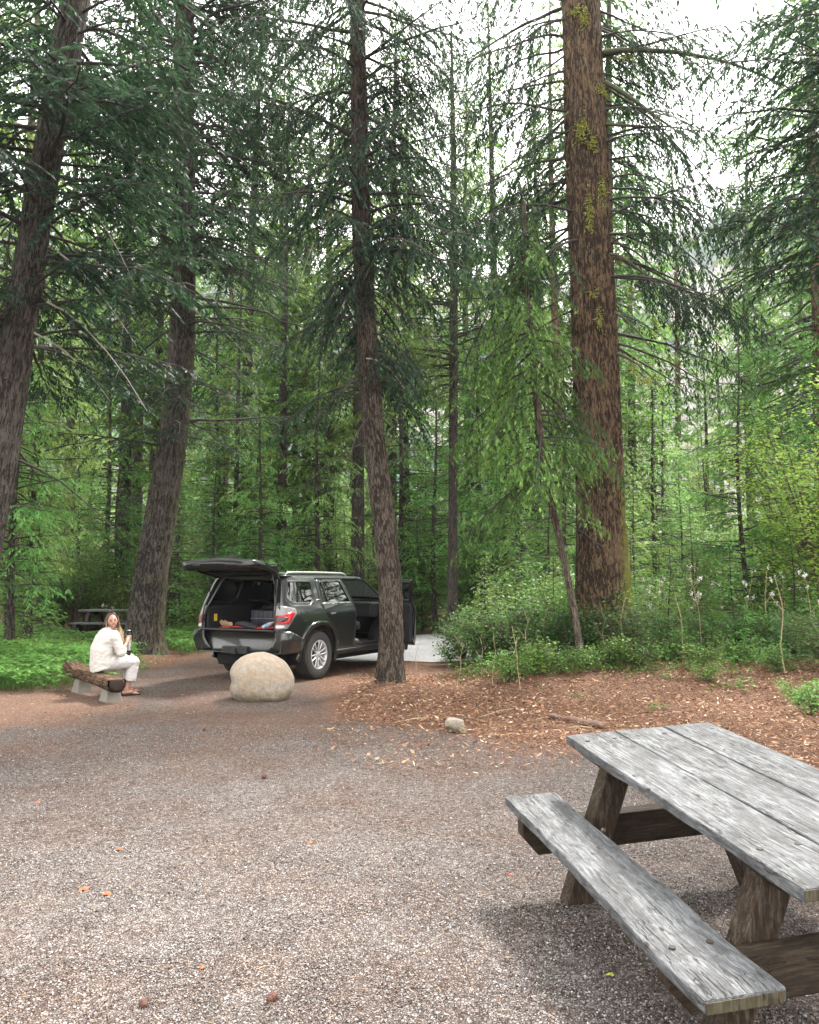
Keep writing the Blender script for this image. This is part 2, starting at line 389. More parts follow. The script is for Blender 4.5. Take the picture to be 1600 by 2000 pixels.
tag(mesh_np('fallen_needles', V, F, M_sn, v=r.random(n_) ** 1.5), 'thin brown needles and straw scattered over the gravel', 'needles', kind='stuff')

# ------------------------------------------------------------------ trunks, limbs and crowns
def trunk_np(path, rad, sp=.08, n=28, rough=.0, flare=0, seed=1, moss=None, knots=True):
    """path (k,3), rad (k): a bark-rough tapering trunk; returns V,F,uv,moss"""
    path = np.array([tuple(p) for p in path], float); rad = np.array(rad, float)
    seg = np.linalg.norm(np.diff(path, axis=0), axis=1); s = np.concatenate([[0], np.cumsum(seg)])
    m = max(4, int(s[-1] / sp)); q = np.linspace(0, s[-1], m)
    def sm(a):
        y = np.interp(q, s, a); w_ = max(3, int(1.2 / sp) | 1); w_ = min(w_, (m // 2) | 1)
        if w_ < 3: return y
        k = np.hanning(w_ + 2)[1:-1]; k /= k.sum()
        yp = np.concatenate([2 * y[0] - y[w_ // 2:0:-1], y, 2 * y[-1] - y[-2:-w_ // 2 - 1:-1]])
        return np.convolve(yp, k, 'valid')[:m]
    C = np.stack([sm(path[:, i]) for i in range(3)], -1); r = sm(rad)
    th = np.linspace(0, 2 * np.pi, n + 1) + np.pi / 2          # seam faces away from the camera
    ct, st = np.cos(th), np.sin(th)
    T = norm(np.gradient(C, axis=0)); ex = norm(np.cross(np.tile([0, 1, 0], (m, 1)), T)); ey = np.cross(T, ex)
    dirs = ex[:, None] * ct[None, :, None] + ey[:, None] * st[None, :, None]
    rr = r[:, None] * np.ones(n + 1)[None]
    if rough:
        q3 = np.stack([ct[None] * r[:, None] * 15 + q[:, None] * .6, st[None] * r[:, None] * 15, q[:, None] * 1.5 + 0 * ct[None]], -1).reshape(-1, 3)
        a = fbm(q3, 3, seed); ridge = 1 - np.abs(a - .5) * 4
        b = fbm(q3 * .22, 2, seed + 5)
        rr = rr + rough * (ridge.reshape(m, n + 1) - .45) + r[:, None] * .22 * (b.reshape(m, n + 1) - .5)
    if flare:
        lob = 1 + .35 * np.sin(th * 5 + seed)[None] * np.exp(-q / .45)[:, None]
        rr = rr + flare * np.exp(-q / .32)[:, None] * lob
    V = C[:, None] + dirs * rr[..., None]
    idx = np.arange(m * (n + 1)).reshape(m, n + 1)
    F = np.stack([idx[:-1, :-1], idx[:-1, 1:], idx[1:, 1:], idx[1:, :-1]], -1).reshape(-1, 4)
    uv = np.stack([(np.linspace(0, 1, n + 1)[None] * 2 * np.pi * r[:, None].mean()) * np.ones((m, 1)), q[:, None] * np.ones(n + 1)[None]], -1).reshape(-1, 2)
    ms = np.zeros(m * (n + 1)) if moss is None else moss(V.reshape(-1, 3), dirs.reshape(-1, 3), np.repeat(q, n + 1))
    return V.reshape(-1, 3), F, uv, ms
def tube_np(P, r, n=4):
    P = np.asarray(P, float); m = len(P); T = norm(np.gradient(P, axis=0)); up = np.tile([.13, .08, 1.0], (m, 1))
    a = norm(np.cross(T, up)); b = np.cross(a, T); th = np.arange(n) * 2 * np.pi / n
    V = P[:, None] + (a[:, None] * np.cos(th)[None, :, None] + b[:, None] * np.sin(th)[None, :, None]) * np.asarray(r)[:, None, None]
    i = np.arange(m * n).reshape(m, n); j = np.roll(i, -1, 1)
    F = np.stack([i[:-1], j[:-1], j[1:], i[1:]], -1).reshape(-1, 4)
    return V.reshape(-1, 3), F

class Crown:
    """foliage and limbs of one conifer; everything in the tree's own coordinates"""
    def __init__(s, seed): s.r = np.random.default_rng(seed); s.fol = []; s.wood = []; s.tw = []
    def limb(s, base, az, L, el=0.1, droop=.35, up=.1, r0=None, leaf=1.0, sec=.11, tw=.075, bl=.15, bw=.032, fan=.5, hang=.35, start=.12, tuft=0, wob=.09, twigwood=True, dens=2.3):
        r = s.r; m = max(6, int(L / .3)); t = np.linspace(0, 1, m)
        H = np.array([math.cos(az), math.sin(az), 0]); Sd = np.array([-H[1], H[0], 0])
        z = L * (math.tan(el) * t - droop * t ** 2 + up * t ** 3)
        wv = np.cumsum(r.normal(0, wob, m)) * L * .12; wz = np.cumsum(r.normal(0, wob, m)) * L * .10
        wv -= wv[0]; wz -= wz[0]
        P = np.array(base)[None] + H[None] * (L * t)[:, None] * math.cos(min(abs(el), 1.2)) + Sd[None] * wv[:, None]; P[:, 2] += z + wz
        rad = (r0 or (.006 + .009 * L)) * (1 - t) ** 1.1 + .003
        s.wood.append(tube_np(P, rad, 5))
        T = norm(np.gradient(P, axis=0))
        n2 = max(3, int(L * (1 - start) / sec)); q = start + (1 - start) * (np.arange(n2) + r.random(n2)) / n2; q = np.clip(q, 0, .995)
        B = np.stack([np.interp(q, t, P[:, i]) for i in range(3)], -1); TT = norm(np.stack([np.interp(q, t, T[:, i]) for i in range(3)], -1))
        sg = np.where(np.arange(n2) % 2, 1, -1); an = r.uniform(.75, 1.15, n2)
        l2 = L * fan * (1 - q) ** .75 * np.minimum(1, (q - start) * 3 + .45) * r.uniform(.6, 1.2, n2) + .10
        Sv = norm(np.cross(TT, np.array([0, 0, 1.0]))) * sg[:, None]
        D2 = norm(TT * np.cos(an)[:, None] + Sv * np.sin(an)[:, None] + np.array([0, 0, 1.]) * r.normal(-.15 - .4 * hang, .22, n2)[:, None])
        keep = r.random(n2) < (1 if leaf > 0 else .55)
        B, D2, l2, TT = B[keep], D2[keep], l2[keep], TT[keep]; n2 = len(B)
        if n2 == 0: return s
        hg = hang * r.uniform(.5, 1.5, n2) * .8
        if twigwood:                               # side twigs
            tt = np.array([0, .5, 1.]); PP = B[:, None] + D2[:, None] * (l2[:, None] * tt)[..., None]
            PP[..., 2] -= (hg * l2)[:, None] * tt ** 2
            wr = (.0045 + .003 * l2)[:, None] * np.array([1, .7, .3])[None]
            a = norm(np.cross(D2, np.array([0, 0, 1.])))[:, None] * wr[..., None]; b = np.array([0, 0, 1.])[None, None] * wr[..., None]
            tri = np.stack([PP + a, PP - a * .5 + b * .87, PP - a * .5 - b * .87], 2)   # n2,3,3,3
            i = np.arange(n2 * 9).reshape(n2, 3, 3); j = np.roll(i, -1, 2)
            s.tw.append((tri.reshape(-1, 3), np.stack([i[:, :-1], j[:, :-1], j[:, 1:], i[:, 1:]], -1).reshape(-1, 4)))
        if leaf <= 0: return s
        cnt = np.maximum(2, (l2 / tw * leaf * dens).astype(int)); k = np.repeat(np.arange(n2), cnt); N = len(k)
        first = np.repeat(np.cumsum(cnt) - cnt, cnt); loc = np.arange(N) - first
        u = (loc + r.random(N)) / cnt[k]; u = .08 + .92 * u
        P3 = B[k] + D2[k] * (l2[k] * u)[:, None]; P3[:, 2] -= hg[k] * l2[k] * u ** 2
        dd = D2[k].copy(); dd[:, 2] -= 2 * hg[k] * u; dd = norm(dd)
        side = norm(np.cross(dd, np.array([0, 0, 1.]))) * np.where(loc % 2, 1, -1)[:, None]
        an3 = r.uniform(.25, .95, N)
        D3 = norm(dd * np.cos(an3)[:, None] + side * np.sin(an3)[:, None] + np.stack([r.normal(0, .10, N), r.normal(0, .10, N), r.normal(-.1 - .45 * hang, .16, N)], -1))
        Wd = norm(np.cross(D3, np.stack([r.normal(0, .55, N), r.normal(0, .55, N), np.ones(N)], -1)))
        Ls = bl * r.uniform(.55, 1.25, N) * (1.05 - .3 * u); Ws = bw * r.uniform(.7, 1.25, N)
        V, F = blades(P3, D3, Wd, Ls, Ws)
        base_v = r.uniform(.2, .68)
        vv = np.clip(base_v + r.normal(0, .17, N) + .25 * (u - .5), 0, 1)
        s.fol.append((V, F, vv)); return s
    def build(s, root, mleaf, mwood, origin=(0, 0, 0), names=('crown', 'limbs')):
        o = np.array(origin, float)
        if s.fol:
            V, F, v = merge(s.fol); mesh_np(names[0], V - o, F, mleaf, root, v=v)
        W = [(a, b, np.zeros(0)) for a, b in s.wood + s.tw]; V, F, _ = merge(W)
        mesh_np(names[1], V - o, F, mwood, root, smooth=True)

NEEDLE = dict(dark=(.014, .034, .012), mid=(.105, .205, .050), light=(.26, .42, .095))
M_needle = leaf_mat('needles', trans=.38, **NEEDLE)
M_needle_d = leaf_mat('needles_dark', (.003, .009, .007), (.018, .046, .026), (.070, .14, .056), trans=.34)  # darker copy for near crowns: their backlit shade is put into the colour
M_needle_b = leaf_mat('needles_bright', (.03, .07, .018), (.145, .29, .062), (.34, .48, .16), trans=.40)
M_needle_y = leaf_mat('needles_yellowgreen', (.04, .085, .02), (.11, .2, .05), (.24, .36, .11), trans=.40)
M_limb = plain('limb_bark', (.036, .030, .025), .9, var=.4, scale=6)
M_limb_m = plain('mossy_limb_bark', (.060, .060, .032), .9, var=.5, scale=5)
M_pale = plain('bare_dead_wood', (.33, .30, .26), .8, var=.25, scale=9)
M_barkA = bark_mat('bark_grey', (.026, .021, .018), (.135, .115, .098), (.26, .235, .21), moss=(.13, .13, .03), mossamt=.5, lichen=.55)
M_barkC = bark_mat('bark_brown', (.028, .020, .015), (.145, .115, .090), (.27, .23, .19), moss=(.14, .12, .04), mossamt=.4, scale=1.25)
M_barkD = bark_mat('bark_red', (.026, .017, .011), (.172, .112, .066), (.30, .215, .14), moss=(.16, .17, .035), scale=.95, mossamt=.9, lichen=.15)
M_barkE = bark_mat('bark_pale', (.05, .035, .025), (.20, .16, .125), (.36, .31, .26), scale=1.2, lichen=.5)
M_barkF = bark_mat('bark_far', (.03, .024, .020), (.12, .10, .083), (.22, .19, .165), scale=1.0, lichen=.2)
M_barkP = bark_mat('bark_pink', (.10, .055, .04), (.30, .19, .15), (.42, .30, .25), scale=1.0, lichen=.1)
M_lichen = leaf_mat('wolf_lichen', (.20, .23, .03), (.25, .29, .06), (.40, .44, .13), trans=.3)

def hero_trunk(pxs, Yd, root, mat_, rough, n=56, sp=.05, flare=.12, seed=1, top=None, moss=None, yoff=None):
    """pxs: (px, py, width_px) from the ground up; the trunk stands at depth Yd"""
    P = []; r = []
    for k, (a, b, c) in enumerate(pxs):
        p = pt(a, b, Yd if yoff is None else Yd + yoff(b)); P.append(p)
        d = p.y * math.cos(PITCH) + (p.z - CAM_H) * math.sin(PITCH); r.append(c / FPX * d / 2)
    P[0].z = ghs(P[0].x, P[0].y) - .12
    if top:
        d = (P[-1] - P[-3]).normalized(); L = top - P[-1].z
        P.append(P[-1] + d * L * .5); r.append(r[-1] * .55); P.append(P[-2] + Vector((d.x * .5, d.y * .5, 1)) * L); r.append(.03)
    root.location = P[0]; O = np.array(tuple(P[0]))
    V, F, uv, ms = trunk_np(P, r, sp, n, rough, flare, seed, moss)
    ob = mesh_np('trunk', V - O, F, mat_, root, smooth=True, uv=uv, vv={'moss': ms})
    zs = np.array([p.z for p in P]); xs = np.array([p.x for p in P]); ys = np.array([p.y for p in P]); rr = np.array(r)
    def at(z): return np.array([np.interp(z, zs, xs), np.interp(z, zs, ys), z]), float(np.interp(z, zs, rr))
    return O, at, P, r
# ------------------------------------------------------------------ the large trees in front
HG = 'large conifers round the clearing'
def fill(cr, at, zlo, zhi, n, Lf, rs, azf=None, **kw):
    for k in range(n):
        z = zlo + (zhi - zlo) * (k + rs.random()) / n; p, r_ = at(z)
        az = rs.uniform(0, 2 * math.pi) if azf is None else azf(rs)
        b = p + np.array([math.cos(az), math.sin(az), 0]) * r_ * .7
        q = dict(kw)
        for a in q:
            if callable(q[a]): q[a] = q[a](rs)
        cr.limb(b, az, Lf(z) * rs.uniform(.45, 1.25), **q)

# A leaning tree at the left edge
tA = thing('conifer', (0, 0, 0), 'thick grey conifer leaning to the right at the left edge of the clearing', 'tree', HG)
OA, atA, PA, rA = hero_trunk([(-95, 1345, 84), (-62, 1200, 71), (-28, 1060, 66), (2, 900, 61), (22, 760, 59), (42, 620, 57), (62, 480, 55), (85, 350, 54), (108, 220, 53), (127, 110, 53), (147, 0, 52)], 12.4, tA, M_barkA, .022, 96, .045, .12, 3, top=22)
cA = Crown(31); rs = np.random.default_rng(31)
fill(cA, atA, 5.2, 12, 90, lambda z: 2.7, rs, el=lambda r: r.uniform(-.15, .3), droop=lambda r: r.uniform(.15, .5), hang=.28, sec=.10, tw=.06, bl=.15, bw=.035)
fill(cA, atA, 12, 21.5, 18, lambda z: 2.6 * (22.5 - z) / 10 + .4, rs, el=.15, droop=.25, sec=.16, tw=.10, bl=.2, bw=.05, dens=1.3)
fill(cA, atA, 3.4, 6.5, 12, lambda z: 1.6, rs, el=-.25, droop=.5, leaf=.0, sec=.22, fan=.3)
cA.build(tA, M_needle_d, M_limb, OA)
# bare hanging dead branches, pale
cd = Crown(32)
for (px, py, az, L, el, dr) in ((118, 350, -.3, 1.6, -.5, .55), (95, 480, -.2, 1.7, -.45, .5), (92, 590, -.25, 1.9, -.35, .55), (66, 650, .5, 1.2, -.3, .5)):
    cd.limb(pt(px, py, 12.25), az, L, el, dr, 0, r0=.016, leaf=0, sec=.3, fan=.18, wob=.1)
cd.build(tA, None, M_pale, OA, ('x', 'dead_branches'))

# B flared tree behind the seated woman
tB = thing('conifer', (0, 0, 0), 'stout conifer with a flared rugged base right behind the seated woman', 'tree', HG)
OB, atB, PB, rB = hero_trunk([(282, 1283, 74), (283, 1240, 70), (290, 1160, 66), (301, 1080, 62), (314, 1000, 59), (328, 920, 55), (340, 840, 51), (349, 760, 49), (355, 680, 48), (360, 560, 44), (361, 430, 42), (359, 300, 40), (358, 180, 37), (360, 80, 35), (361, 0, 34)], 18.3, tB, M_barkA, .034, 120, .05, .14, 5, top=26,
    moss=lambda V, D, q: np.clip(D[:, 0] * .35 + .25 - q * .01, 0, 1))
cB = Crown(33); rs = np.random.default_rng(33)
fill(cB, atB, 4.6, 9.5, 32, lambda z: 2.9, rs, el=lambda r: r.uniform(-.1, .25), droop=lambda r: r.uniform(.15, .5), hang=.28, sec=.13, tw=.08, bl=.17, bw=.032, leaf=.8)
fill(cB, atB, 9, 17, 112, lambda z: 3.6, rs, el=lambda r: r.uniform(0, .4), droop=lambda r: r.uniform(.2, .55), hang=.25, sec=.12, tw=.075, bl=.17, bw=.035)
fill(cB, atB, 17, 25.5, 16, lambda z: 3.2 * (26.5 - z) / 9 + .3, rs, el=.2, droop=.25, sec=.2, tw=.13, bl=.24, bw=.06, dens=1.3)
fill(cB, atB, 7.4, 14, 34, lambda z: 3.3, rs, el=lambda r: r.uniform(-.15, .35), droop=lambda r: r.uniform(.1, .55), leaf=0, sec=.16, fan=.35, hang=.6, wob=.08)
cB.build(tB, M_needle_d, M_limb, OB)
cd = Crown(34)
for (px, py, az, L, el, dr) in ((340, 555, .2, 1.4, .3, .9), (372, 600, 0, 1.6, -.4, .4)):
    cd.limb(pt(px, py, 17.9), az, L, el, dr, 0, r0=.02, leaf=0, sec=.3, fan=.2, wob=.12)
cd.build(tB, None, M_pale, OB, ('x', 'dead_branches'))

# C slim tree in front of the car
tC = thing('conifer', (0, 0, 0), 'slender brown conifer standing in front of the open car door', 'tree', HG)
OC, atC, PC, rC = hero_trunk([(761, 1348, 52), (763, 1300, 48), (765, 1240, 46), (764, 1160, 45), (757, 1080, 43), (748, 1000, 41), (738, 920, 40), (730, 840, 39), (723, 760, 38), (718, 680, 37), (713, 580, 36), (708, 470, 35), (704, 350, 34), (702, 220, 32), (700, 110, 30), (699, 0, 28)], 12.6, tC, M_barkC, .015, 72, .04, .07, 7, top=19)
cC = Crown(35); rs = np.random.default_rng(35)
fill(cC, atC, 4.6, 7.2, 36, lambda z: 1.45, rs, el=lambda r: r.uniform(-.3, .2), droop=lambda r: r.uniform(.3, .8), hang=.8, sec=.08, tw=.055, bl=.12, bw=.035, leaf=.8)
fill(cC, atC, 6.6, 11.8, 80, lambda z: 2.1, rs, el=lambda r: r.uniform(-.1, .35), droop=lambda r: r.uniform(.25, .7), hang=.7, sec=.085, tw=.055, bl=.13, bw=.025)
fill(cC, atC, 11.8, 18.7, 16, lambda z: 1.9 * (19.5 - z) / 8 + .2, rs, el=.2, droop=.3, sec=.16, tw=.1, bl=.2, bw=.05, dens=1.3)
fill(cC, atC, 3.6, 10, 60, lambda z: 1.3, rs, el=lambda r: r.uniform(-.5, .1), droop=lambda r: r.uniform(.3, .9), leaf=0, sec=.12, fan=.3, hang=.9, r0=.009)
cC.build(tC, M_needle_d, M_limb, OC)
cd = Crown(36)
for (px, py, az, L, el, dr) in ((690, 368, 3.3, .9, -.3, 1.6), (715, 700, 0, .6, .1, .9)):
    cd.limb(pt(px, py, 12.4), az, L, el, dr, 0, r0=.011, leaf=0, sec=.3, fan=.15, wob=.1)
cd.build(tC, None, M_pale, OC, ('x', 'dead_branches'))

# D massive red-brown tree on the right
tD = thing('conifer', (0, 0, 0), 'massive red brown conifer with mossy bark rising from the shrubs', 'tree', HG)
OD, atD, PD, rD = hero_trunk([(1184, 1312, 116), (1182, 1240, 110), (1179, 1160, 104), (1176, 1080, 99), (1173, 1000, 95), (1170, 900, 91), (1166, 800, 87), (1163, 700, 84), (1160, 600, 82), (1155, 500, 80), (1151, 400, 79), (1147, 300, 78), (1143, 200, 77), (1139, 100, 74), (1135, 0, 70)], 14.8, tD, M_barkD, .040, 180, .035, .16, 11, top=30,
    moss=lambda V, D, q: np.clip(np.clip(D[:, 0] - .35, 0, 1) * 1.1 * (q < 6.0) * (1 - q / 8) + .36 * (q < 4.3) * (1 - q / 4.6) + .12, 0, 1))
cD = Crown(37); rs = np.random.default_rng(37)
nf = lambda r: (r.uniform(-.9, .9) if r.random() < .5 else r.uniform(2.3, 3.9))
fill(cD, atD, 5.6, 8.5, 14, lambda z: 2.3, rs, azf=nf, el=lambda r: r.uniform(-.3, .0), droop=lambda r: r.uniform(.15, .5), hang=.8, sec=.12, tw=.07, bl=.14, bw=.032, leaf=.65, start=.35)
fill(cD, atD, 7.6, 13.2, 32, lambda z: 2.7, rs, r0=.026, azf=nf, el=lambda r: r.uniform(-.6, .45), droop=lambda r: r.uniform(.2, .9), hang=.9, sec=.10, tw=.06, bl=.16, bw=.030, leaf=1.15, start=.2)
fill(cD, atD, 7.2, 13.0, 12, lambda z: 2.4, rs, azf=lambda r: r.uniform(-.8, .6), r0=.024, el=lambda r: r.uniform(-.2, .4), droop=lambda r: r.uniform(.2, .7), hang=.6, sec=.10, tw=.06, bl=.16, bw=.030)
fill(cD, atD, 7, 13, 22, lambda z: 3, rs, azf=lambda r: r.uniform(.5, 2.6), el=.1, droop=.3, hang=.28, sec=.13, tw=.08)
fill(cD, atD, 13, 29, 34, lambda z: 3.6 * (30.5 - z) / 15 + .3, rs, el=.15, droop=.25, sec=.2, tw=.13, bl=.24, bw=.06, dens=1.3)
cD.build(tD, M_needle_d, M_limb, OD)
cd = Crown(38)                    # the long arching limb to the upper right, and low mossy limbs
p0, _ = atD(float(pt(1180, 100, 14.8).z))
cd.limb(np.array(tuple(pt(1178, 102, 14.6))), -.18, 4.3, .05, .42, -.06, r0=.055, leaf=.45, sec=.16, tw=.08, bl=.15, bw=.032, fan=.25, hang=.6, start=.4, wob=.02)
cd.limb(np.array(tuple(pt(1182, 242, 14.6))), -.15, 1.6, -.05, .12, 0, r0=.035, leaf=0, sec=.2, fan=.3)
cd.limb(np.array(tuple(pt(1180, 160, 14.6))), -.2, 2.1, -.55, .2, 0, r0=.05, leaf=.3, sec=.2, fan=.3)
for (px, py, az, L, el, dr) in ((1190, 470, -.2, 1.2, -.3, .6), (1185, 495, -.6, 1.1, -.2, .9), (1200, 610, -.4, .9, -.5, .6), (1112, 330, 3.3, .9, -.5, .3), (1110, 220, 3.5, .7, -.6, .3), (1205, 690, -.3, 1.0, -.4, .5), (1125, 680, 3.4, .6, -.3, .3)):
    cd.limb(np.array(tuple(pt(px, py, 14.55))), az, L, el, dr, 0, r0=.028, leaf=0, sec=.14, fan=.25, hang=.8)
cd.build(tD, M_needle_d, M_limb_m, OD, ('bough_foliage', 'mossy_boughs'))
# tufts of yellow lichen on the trunk and boughs
r = np.random.default_rng(40); fol = []
for (px, py, w_, h_, n_) in ((1118, 42, 22, 10, 60), (1133, 60, 8, 30, 70), (1172, 194, 26, 16, 130), (1128, 272, 16, 34, 130), (1148, 300, 9, 20, 70), (1168, 388, 12, 34, 110), (1142, 435, 9, 50, 120), (1150, 588, 7, 14, 40), (1161, 636, 6, 26, 50),
        (1210, 515, 26, 16, 60), (1230, 575, 16, 30, 70), (1250, 105, 30, 6, 40), (1215, 122, 30, 8, 60), (1275, 640, 6, 24, 50), (1255, 745, 22, 14, 70), (1232, 715, 14, 22, 60), (1090, 175, 14, 20, 40), (1100, 690, 14, 12, 40)):
    P = []
    for k in range(n_):
        P.append(pt(px + r.normal(0, w_ * .4), py + r.normal(0, h_ * .4), 14.8))
    P = np.array([tuple(p) for p in P]); 
    for i in range(len(P)):                                     # seat each tuft on the bark
        c_, rad_ = atD(P[i, 2]); dx = P[i, 0] - c_[0]
        P[i, 1] = c_[1] - (math.sqrt(max(0, rad_ ** 2 - dx ** 2)) + .02 if abs(dx) < rad_ else .15)
    D = norm(np.stack([r.normal(0, .6, n_), r.normal(-.5, .4, n_), r.normal(-.5, .6, n_)], -1)); W_ = norm(np.cross(D, r.normal(0, 1, (n_, 3))))
    fol.append(blades(P, D, W_, r.uniform(.05, .13, n_), r.uniform(.016, .030, n_)) + (np.clip(r.normal(.5, .2, n_), 0, 1),))
V, F, v_ = merge(fol); mesh_np('lichen', V - OD, F, M_lichen, tD, v=v_)

# E thin leaning tree
tE = thing('conifer', (0, 0, 0), 'thin leaning conifer with a dark drooping crown left of the massive tree', 'tree', HG)
OE, atE, PE, rE = hero_trunk([(1144, 1342, 18), (1135, 1280, 15), (1123, 1200, 14), (1108, 1120, 13), (1092, 1050, 13), (1076, 980, 12), (1064, 910, 12), (1054, 840, 13), (1047, 770, 12), (1041, 700, 11), (1036, 640, 9)], 13.3, tE, M_barkE, .004, 24, .05, .02, 13, top=8.0)
cE = Crown(41); rs = np.random.default_rng(41)
le = lambda r: r.uniform(2.2, 4.6) if r.random() < .72 else r.uniform(-.9, .9)
fill(cE, atE, 3.2, 5.8, 36, lambda z: 1.35, rs, azf=le, el=lambda r: r.uniform(-.4, .1), droop=lambda r: r.uniform(.4, 1.0), hang=.9, sec=.075, tw=.05, bl=.12, bw=.035)
fill(cE, atE, 5.4, 7.9, 32, lambda z: .95 * (8.6 - z) / 2.6, rs, el=lambda r: r.uniform(-.2, .3), droop=lambda r: r.uniform(.3, .7), hang=.8, sec=.075, tw=.05, bl=.12, bw=.035)
fill(cE, atE, 2.2, 4.0, 8, lambda z: 1.1, rs, azf=le, el=-.25, droop=.5, leaf=0, sec=.14, r0=.009)
cE.build(tE, M_needle, M_limb, OE)

# F thin tall tree, G the one at the right edge
tF = thing('conifer', (0, 0, 0), 'thin straight tall conifer beside the road right of the open car door', 'tree', HG)
OF, atF, PF, rF = hero_trunk([(884, 1240, 22), (885, 1100, 19), (885, 900, 17), (886, 700, 16), (887, 500, 14), (886, 300, 11), (884, 180, 7), (882, 60, 3)], 22.5, tF, M_barkF, .006, 24, .1, .05, 17)
cF = Crown(43); rs = np.random.default_rng(43); ztop = PF[-1].z
fill(cF, atF, 7.0, ztop - .2, 170, lambda z: 2.6 * ((ztop + .5 - z) / (ztop - 7)) ** .8 + .1, rs, el=lambda r: r.uniform(-.1, .3), droop=lambda r: r.uniform(.1, .4), hang=.4, sec=.14, tw=.09, bl=.19, bw=.030)
fill(cF, atF, 3, 9, 46, lambda z: 1.3, rs, el=-.15, droop=.4, leaf=0, sec=.2, r0=.012)
cF.build(tF, M_needle, M_limb, OF)

tG = thing('conifer', (0, 0, 0), 'pink trunked conifer with long drooping boughs at the right edge', 'tree', HG)
OG, atG, PG, rG = hero_trunk([(1606, 1290, 26), (1605, 1000, 24), (1600, 800, 22), (1596, 600, 20), (1591, 450, 18), (1587, 300, 15), (1583, 150, 12), (1580, 0, 9)], 22.0, tG, M_barkP, .008, 28, .1, .08, 19, top=24)
cG = Crown(45); rs = np.random.default_rng(45)
fill(cG, atG, 8.0, 18, 110, lambda z: 3.5 * ((25 - z) / 17) ** .8 + .4, rs, el=lambda r: r.uniform(-.3, .15), droop=lambda r: r.uniform(.05, .35), hang=.25, sec=.14, tw=.09, bl=.2, bw=.035)
fill(cG, atG, 18, 23.8, 24, lambda z: 1.9 * (25 - z) / 7, rs, el=.1, droop=.2, sec=.2, tw=.12, bl=.24, bw=.06, dens=1.3)
fill(cG, atG, 5.5, 9, 26, lambda z: 3.4, rs, azf=lambda r: r.uniform(2.2, 4.4), el=-.2, droop=.25, hang=.28, sec=.14, tw=.09, bl=.2, bw=.035)
cG.build(tG, M_needle, M_limb, OG)

# boughs reaching in at the top right from a tree standing outside the frame
tH = thing('conifer', (0, 0, 0), 'near conifer with its trunk outside the frame, dark boughs hanging into the top right', 'tree', HG)
OH, atH, PH, rH = hero_trunk([(1850, 1345, 60), (1845, 1100, 54), (1835, 800, 50), (1825, 500, 46), (1815, 250, 42), (1810, 0, 38)], 12.0, tH, M_barkA, .012, 40, .08, .1, 23, top=22)
cH = Crown(47); rs = np.random.default_rng(47)
fill(cH, atH, 6.4, 11.5, 42, lambda z: 3.1, rs, azf=lambda r: r.uniform(2.2, 4.0), el=lambda r: r.uniform(-.2, .25), droop=lambda r: r.uniform(.05, .4), hang=.28, sec=.11, tw=.065, bl=.15, bw=.032, start=.25)
fill(cH, atH, 6.5, 21.5, 20, lambda z: 2.8, rs, azf=lambda r: r.uniform(-1.6, 1.9), el=.1, droop=.25, sec=.2, tw=.13, bl=.24, bw=.06, dens=1.3)
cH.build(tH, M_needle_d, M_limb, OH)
# ------------------------------------------------------------------ far hillside
def hill_h(x, y):
    d = y - 170 + .12 * np.abs(x); base = np.clip(d / 420, 0, 1) ** 1.1 * 250
    n = fbm(np.stack([x * .004, y * .004, x * 0], -1).reshape(-1, 3), 5, 51).reshape(x.shape) - .5
    saddle = 1 - .0 * np.exp(-((x - 60) / 150) ** 2)
    return np.where(d > 0, base * saddle * (1 + n * .55) + n * 14 * np.clip(d / 40, 0, 1), -2)
hx = np.arange(-640, 700, 9.0); hy = np.arange(165, 640, 8.0); HX, HY = np.meshgrid(hx, hy); HZ = hill_h(HX, HY)
hi = np.arange(HX.size).reshape(HX.shape); HF = np.stack([hi[:-1, :-1], hi[:-1, 1:], hi[1:, 1:], hi[1:, :-1]], -1).reshape(-1, 4)
g = G('hillside'); o = g.obj(); n = g.noise(o, .035, 7, .65); n2 = g.noise(o, .3, 5, .7)
col = g.ramp(g.math('ADD', g.math('MULTIPLY', n, .6), g.math('MULTIPLY', n2, .4)), [(.36, (.035, .05, .035)), (.5, (.10, .10, .085)), (.62, (.17, .155, .15))])
mesh_np('hills', np.stack([HX, HY, HZ], -1).reshape(-1, 3), HF, g.end(g.surf(col, .95, spec=.1)), smooth=True)['kind'] = 'structure'
r = np.random.default_rng(52); n_ = 9000; x = r.uniform(-420, 460, n_); y = r.uniform(175, 560, n_)
k = fbm(np.stack([x * .012, y * .012, x * 0], -1), 4, 61) > .40 + .12 * sstep(240, 420, y); x, y = x[k], y[k]; n_ = len(x); z = hill_h(x, y) - 1; h = r.uniform(8, 20, n_); V = []; F = []
ang = np.arange(6) * math.pi / 3; o_ = 0
for lv in range(4):                               # tiers of needle boughs
    rr_ = h * (.20 - .045 * lv) ; zb = z + h * (.08 + .22 * lv); zt = z + h * (.42 + .195 * lv)
    jit = r.uniform(.6, 1.3, (n_, 6)); ring = np.stack([x[:, None] + np.cos(ang)[None] * rr_[:, None] * jit, y[:, None] + np.sin(ang)[None] * rr_[:, None] * jit, zb[:, None] + 0 * jit], -1)
    V.append(np.concatenate([ring, np.stack([x, y, zt], -1)[:, None]], 1).reshape(-1, 3)); b = np.arange(n_)[:, None, None] * 7 + o_
    F.append((b + np.array([(i, (i + 1) % 6, 6) for i in range(6)])[None]).reshape(-1, 3)); o_ += n_ * 7
tag(mesh_np('hillside_woods', np.concatenate(V), np.concatenate(F), leaf_mat('far_needles', (.03, .06, .05), (.06, .10, .08), (.12, .17, .12), trans=.1), v=r.random(n_ * 24)),
    'far conifer wood scattered over the pale valley side', 'woods', kind='stuff')

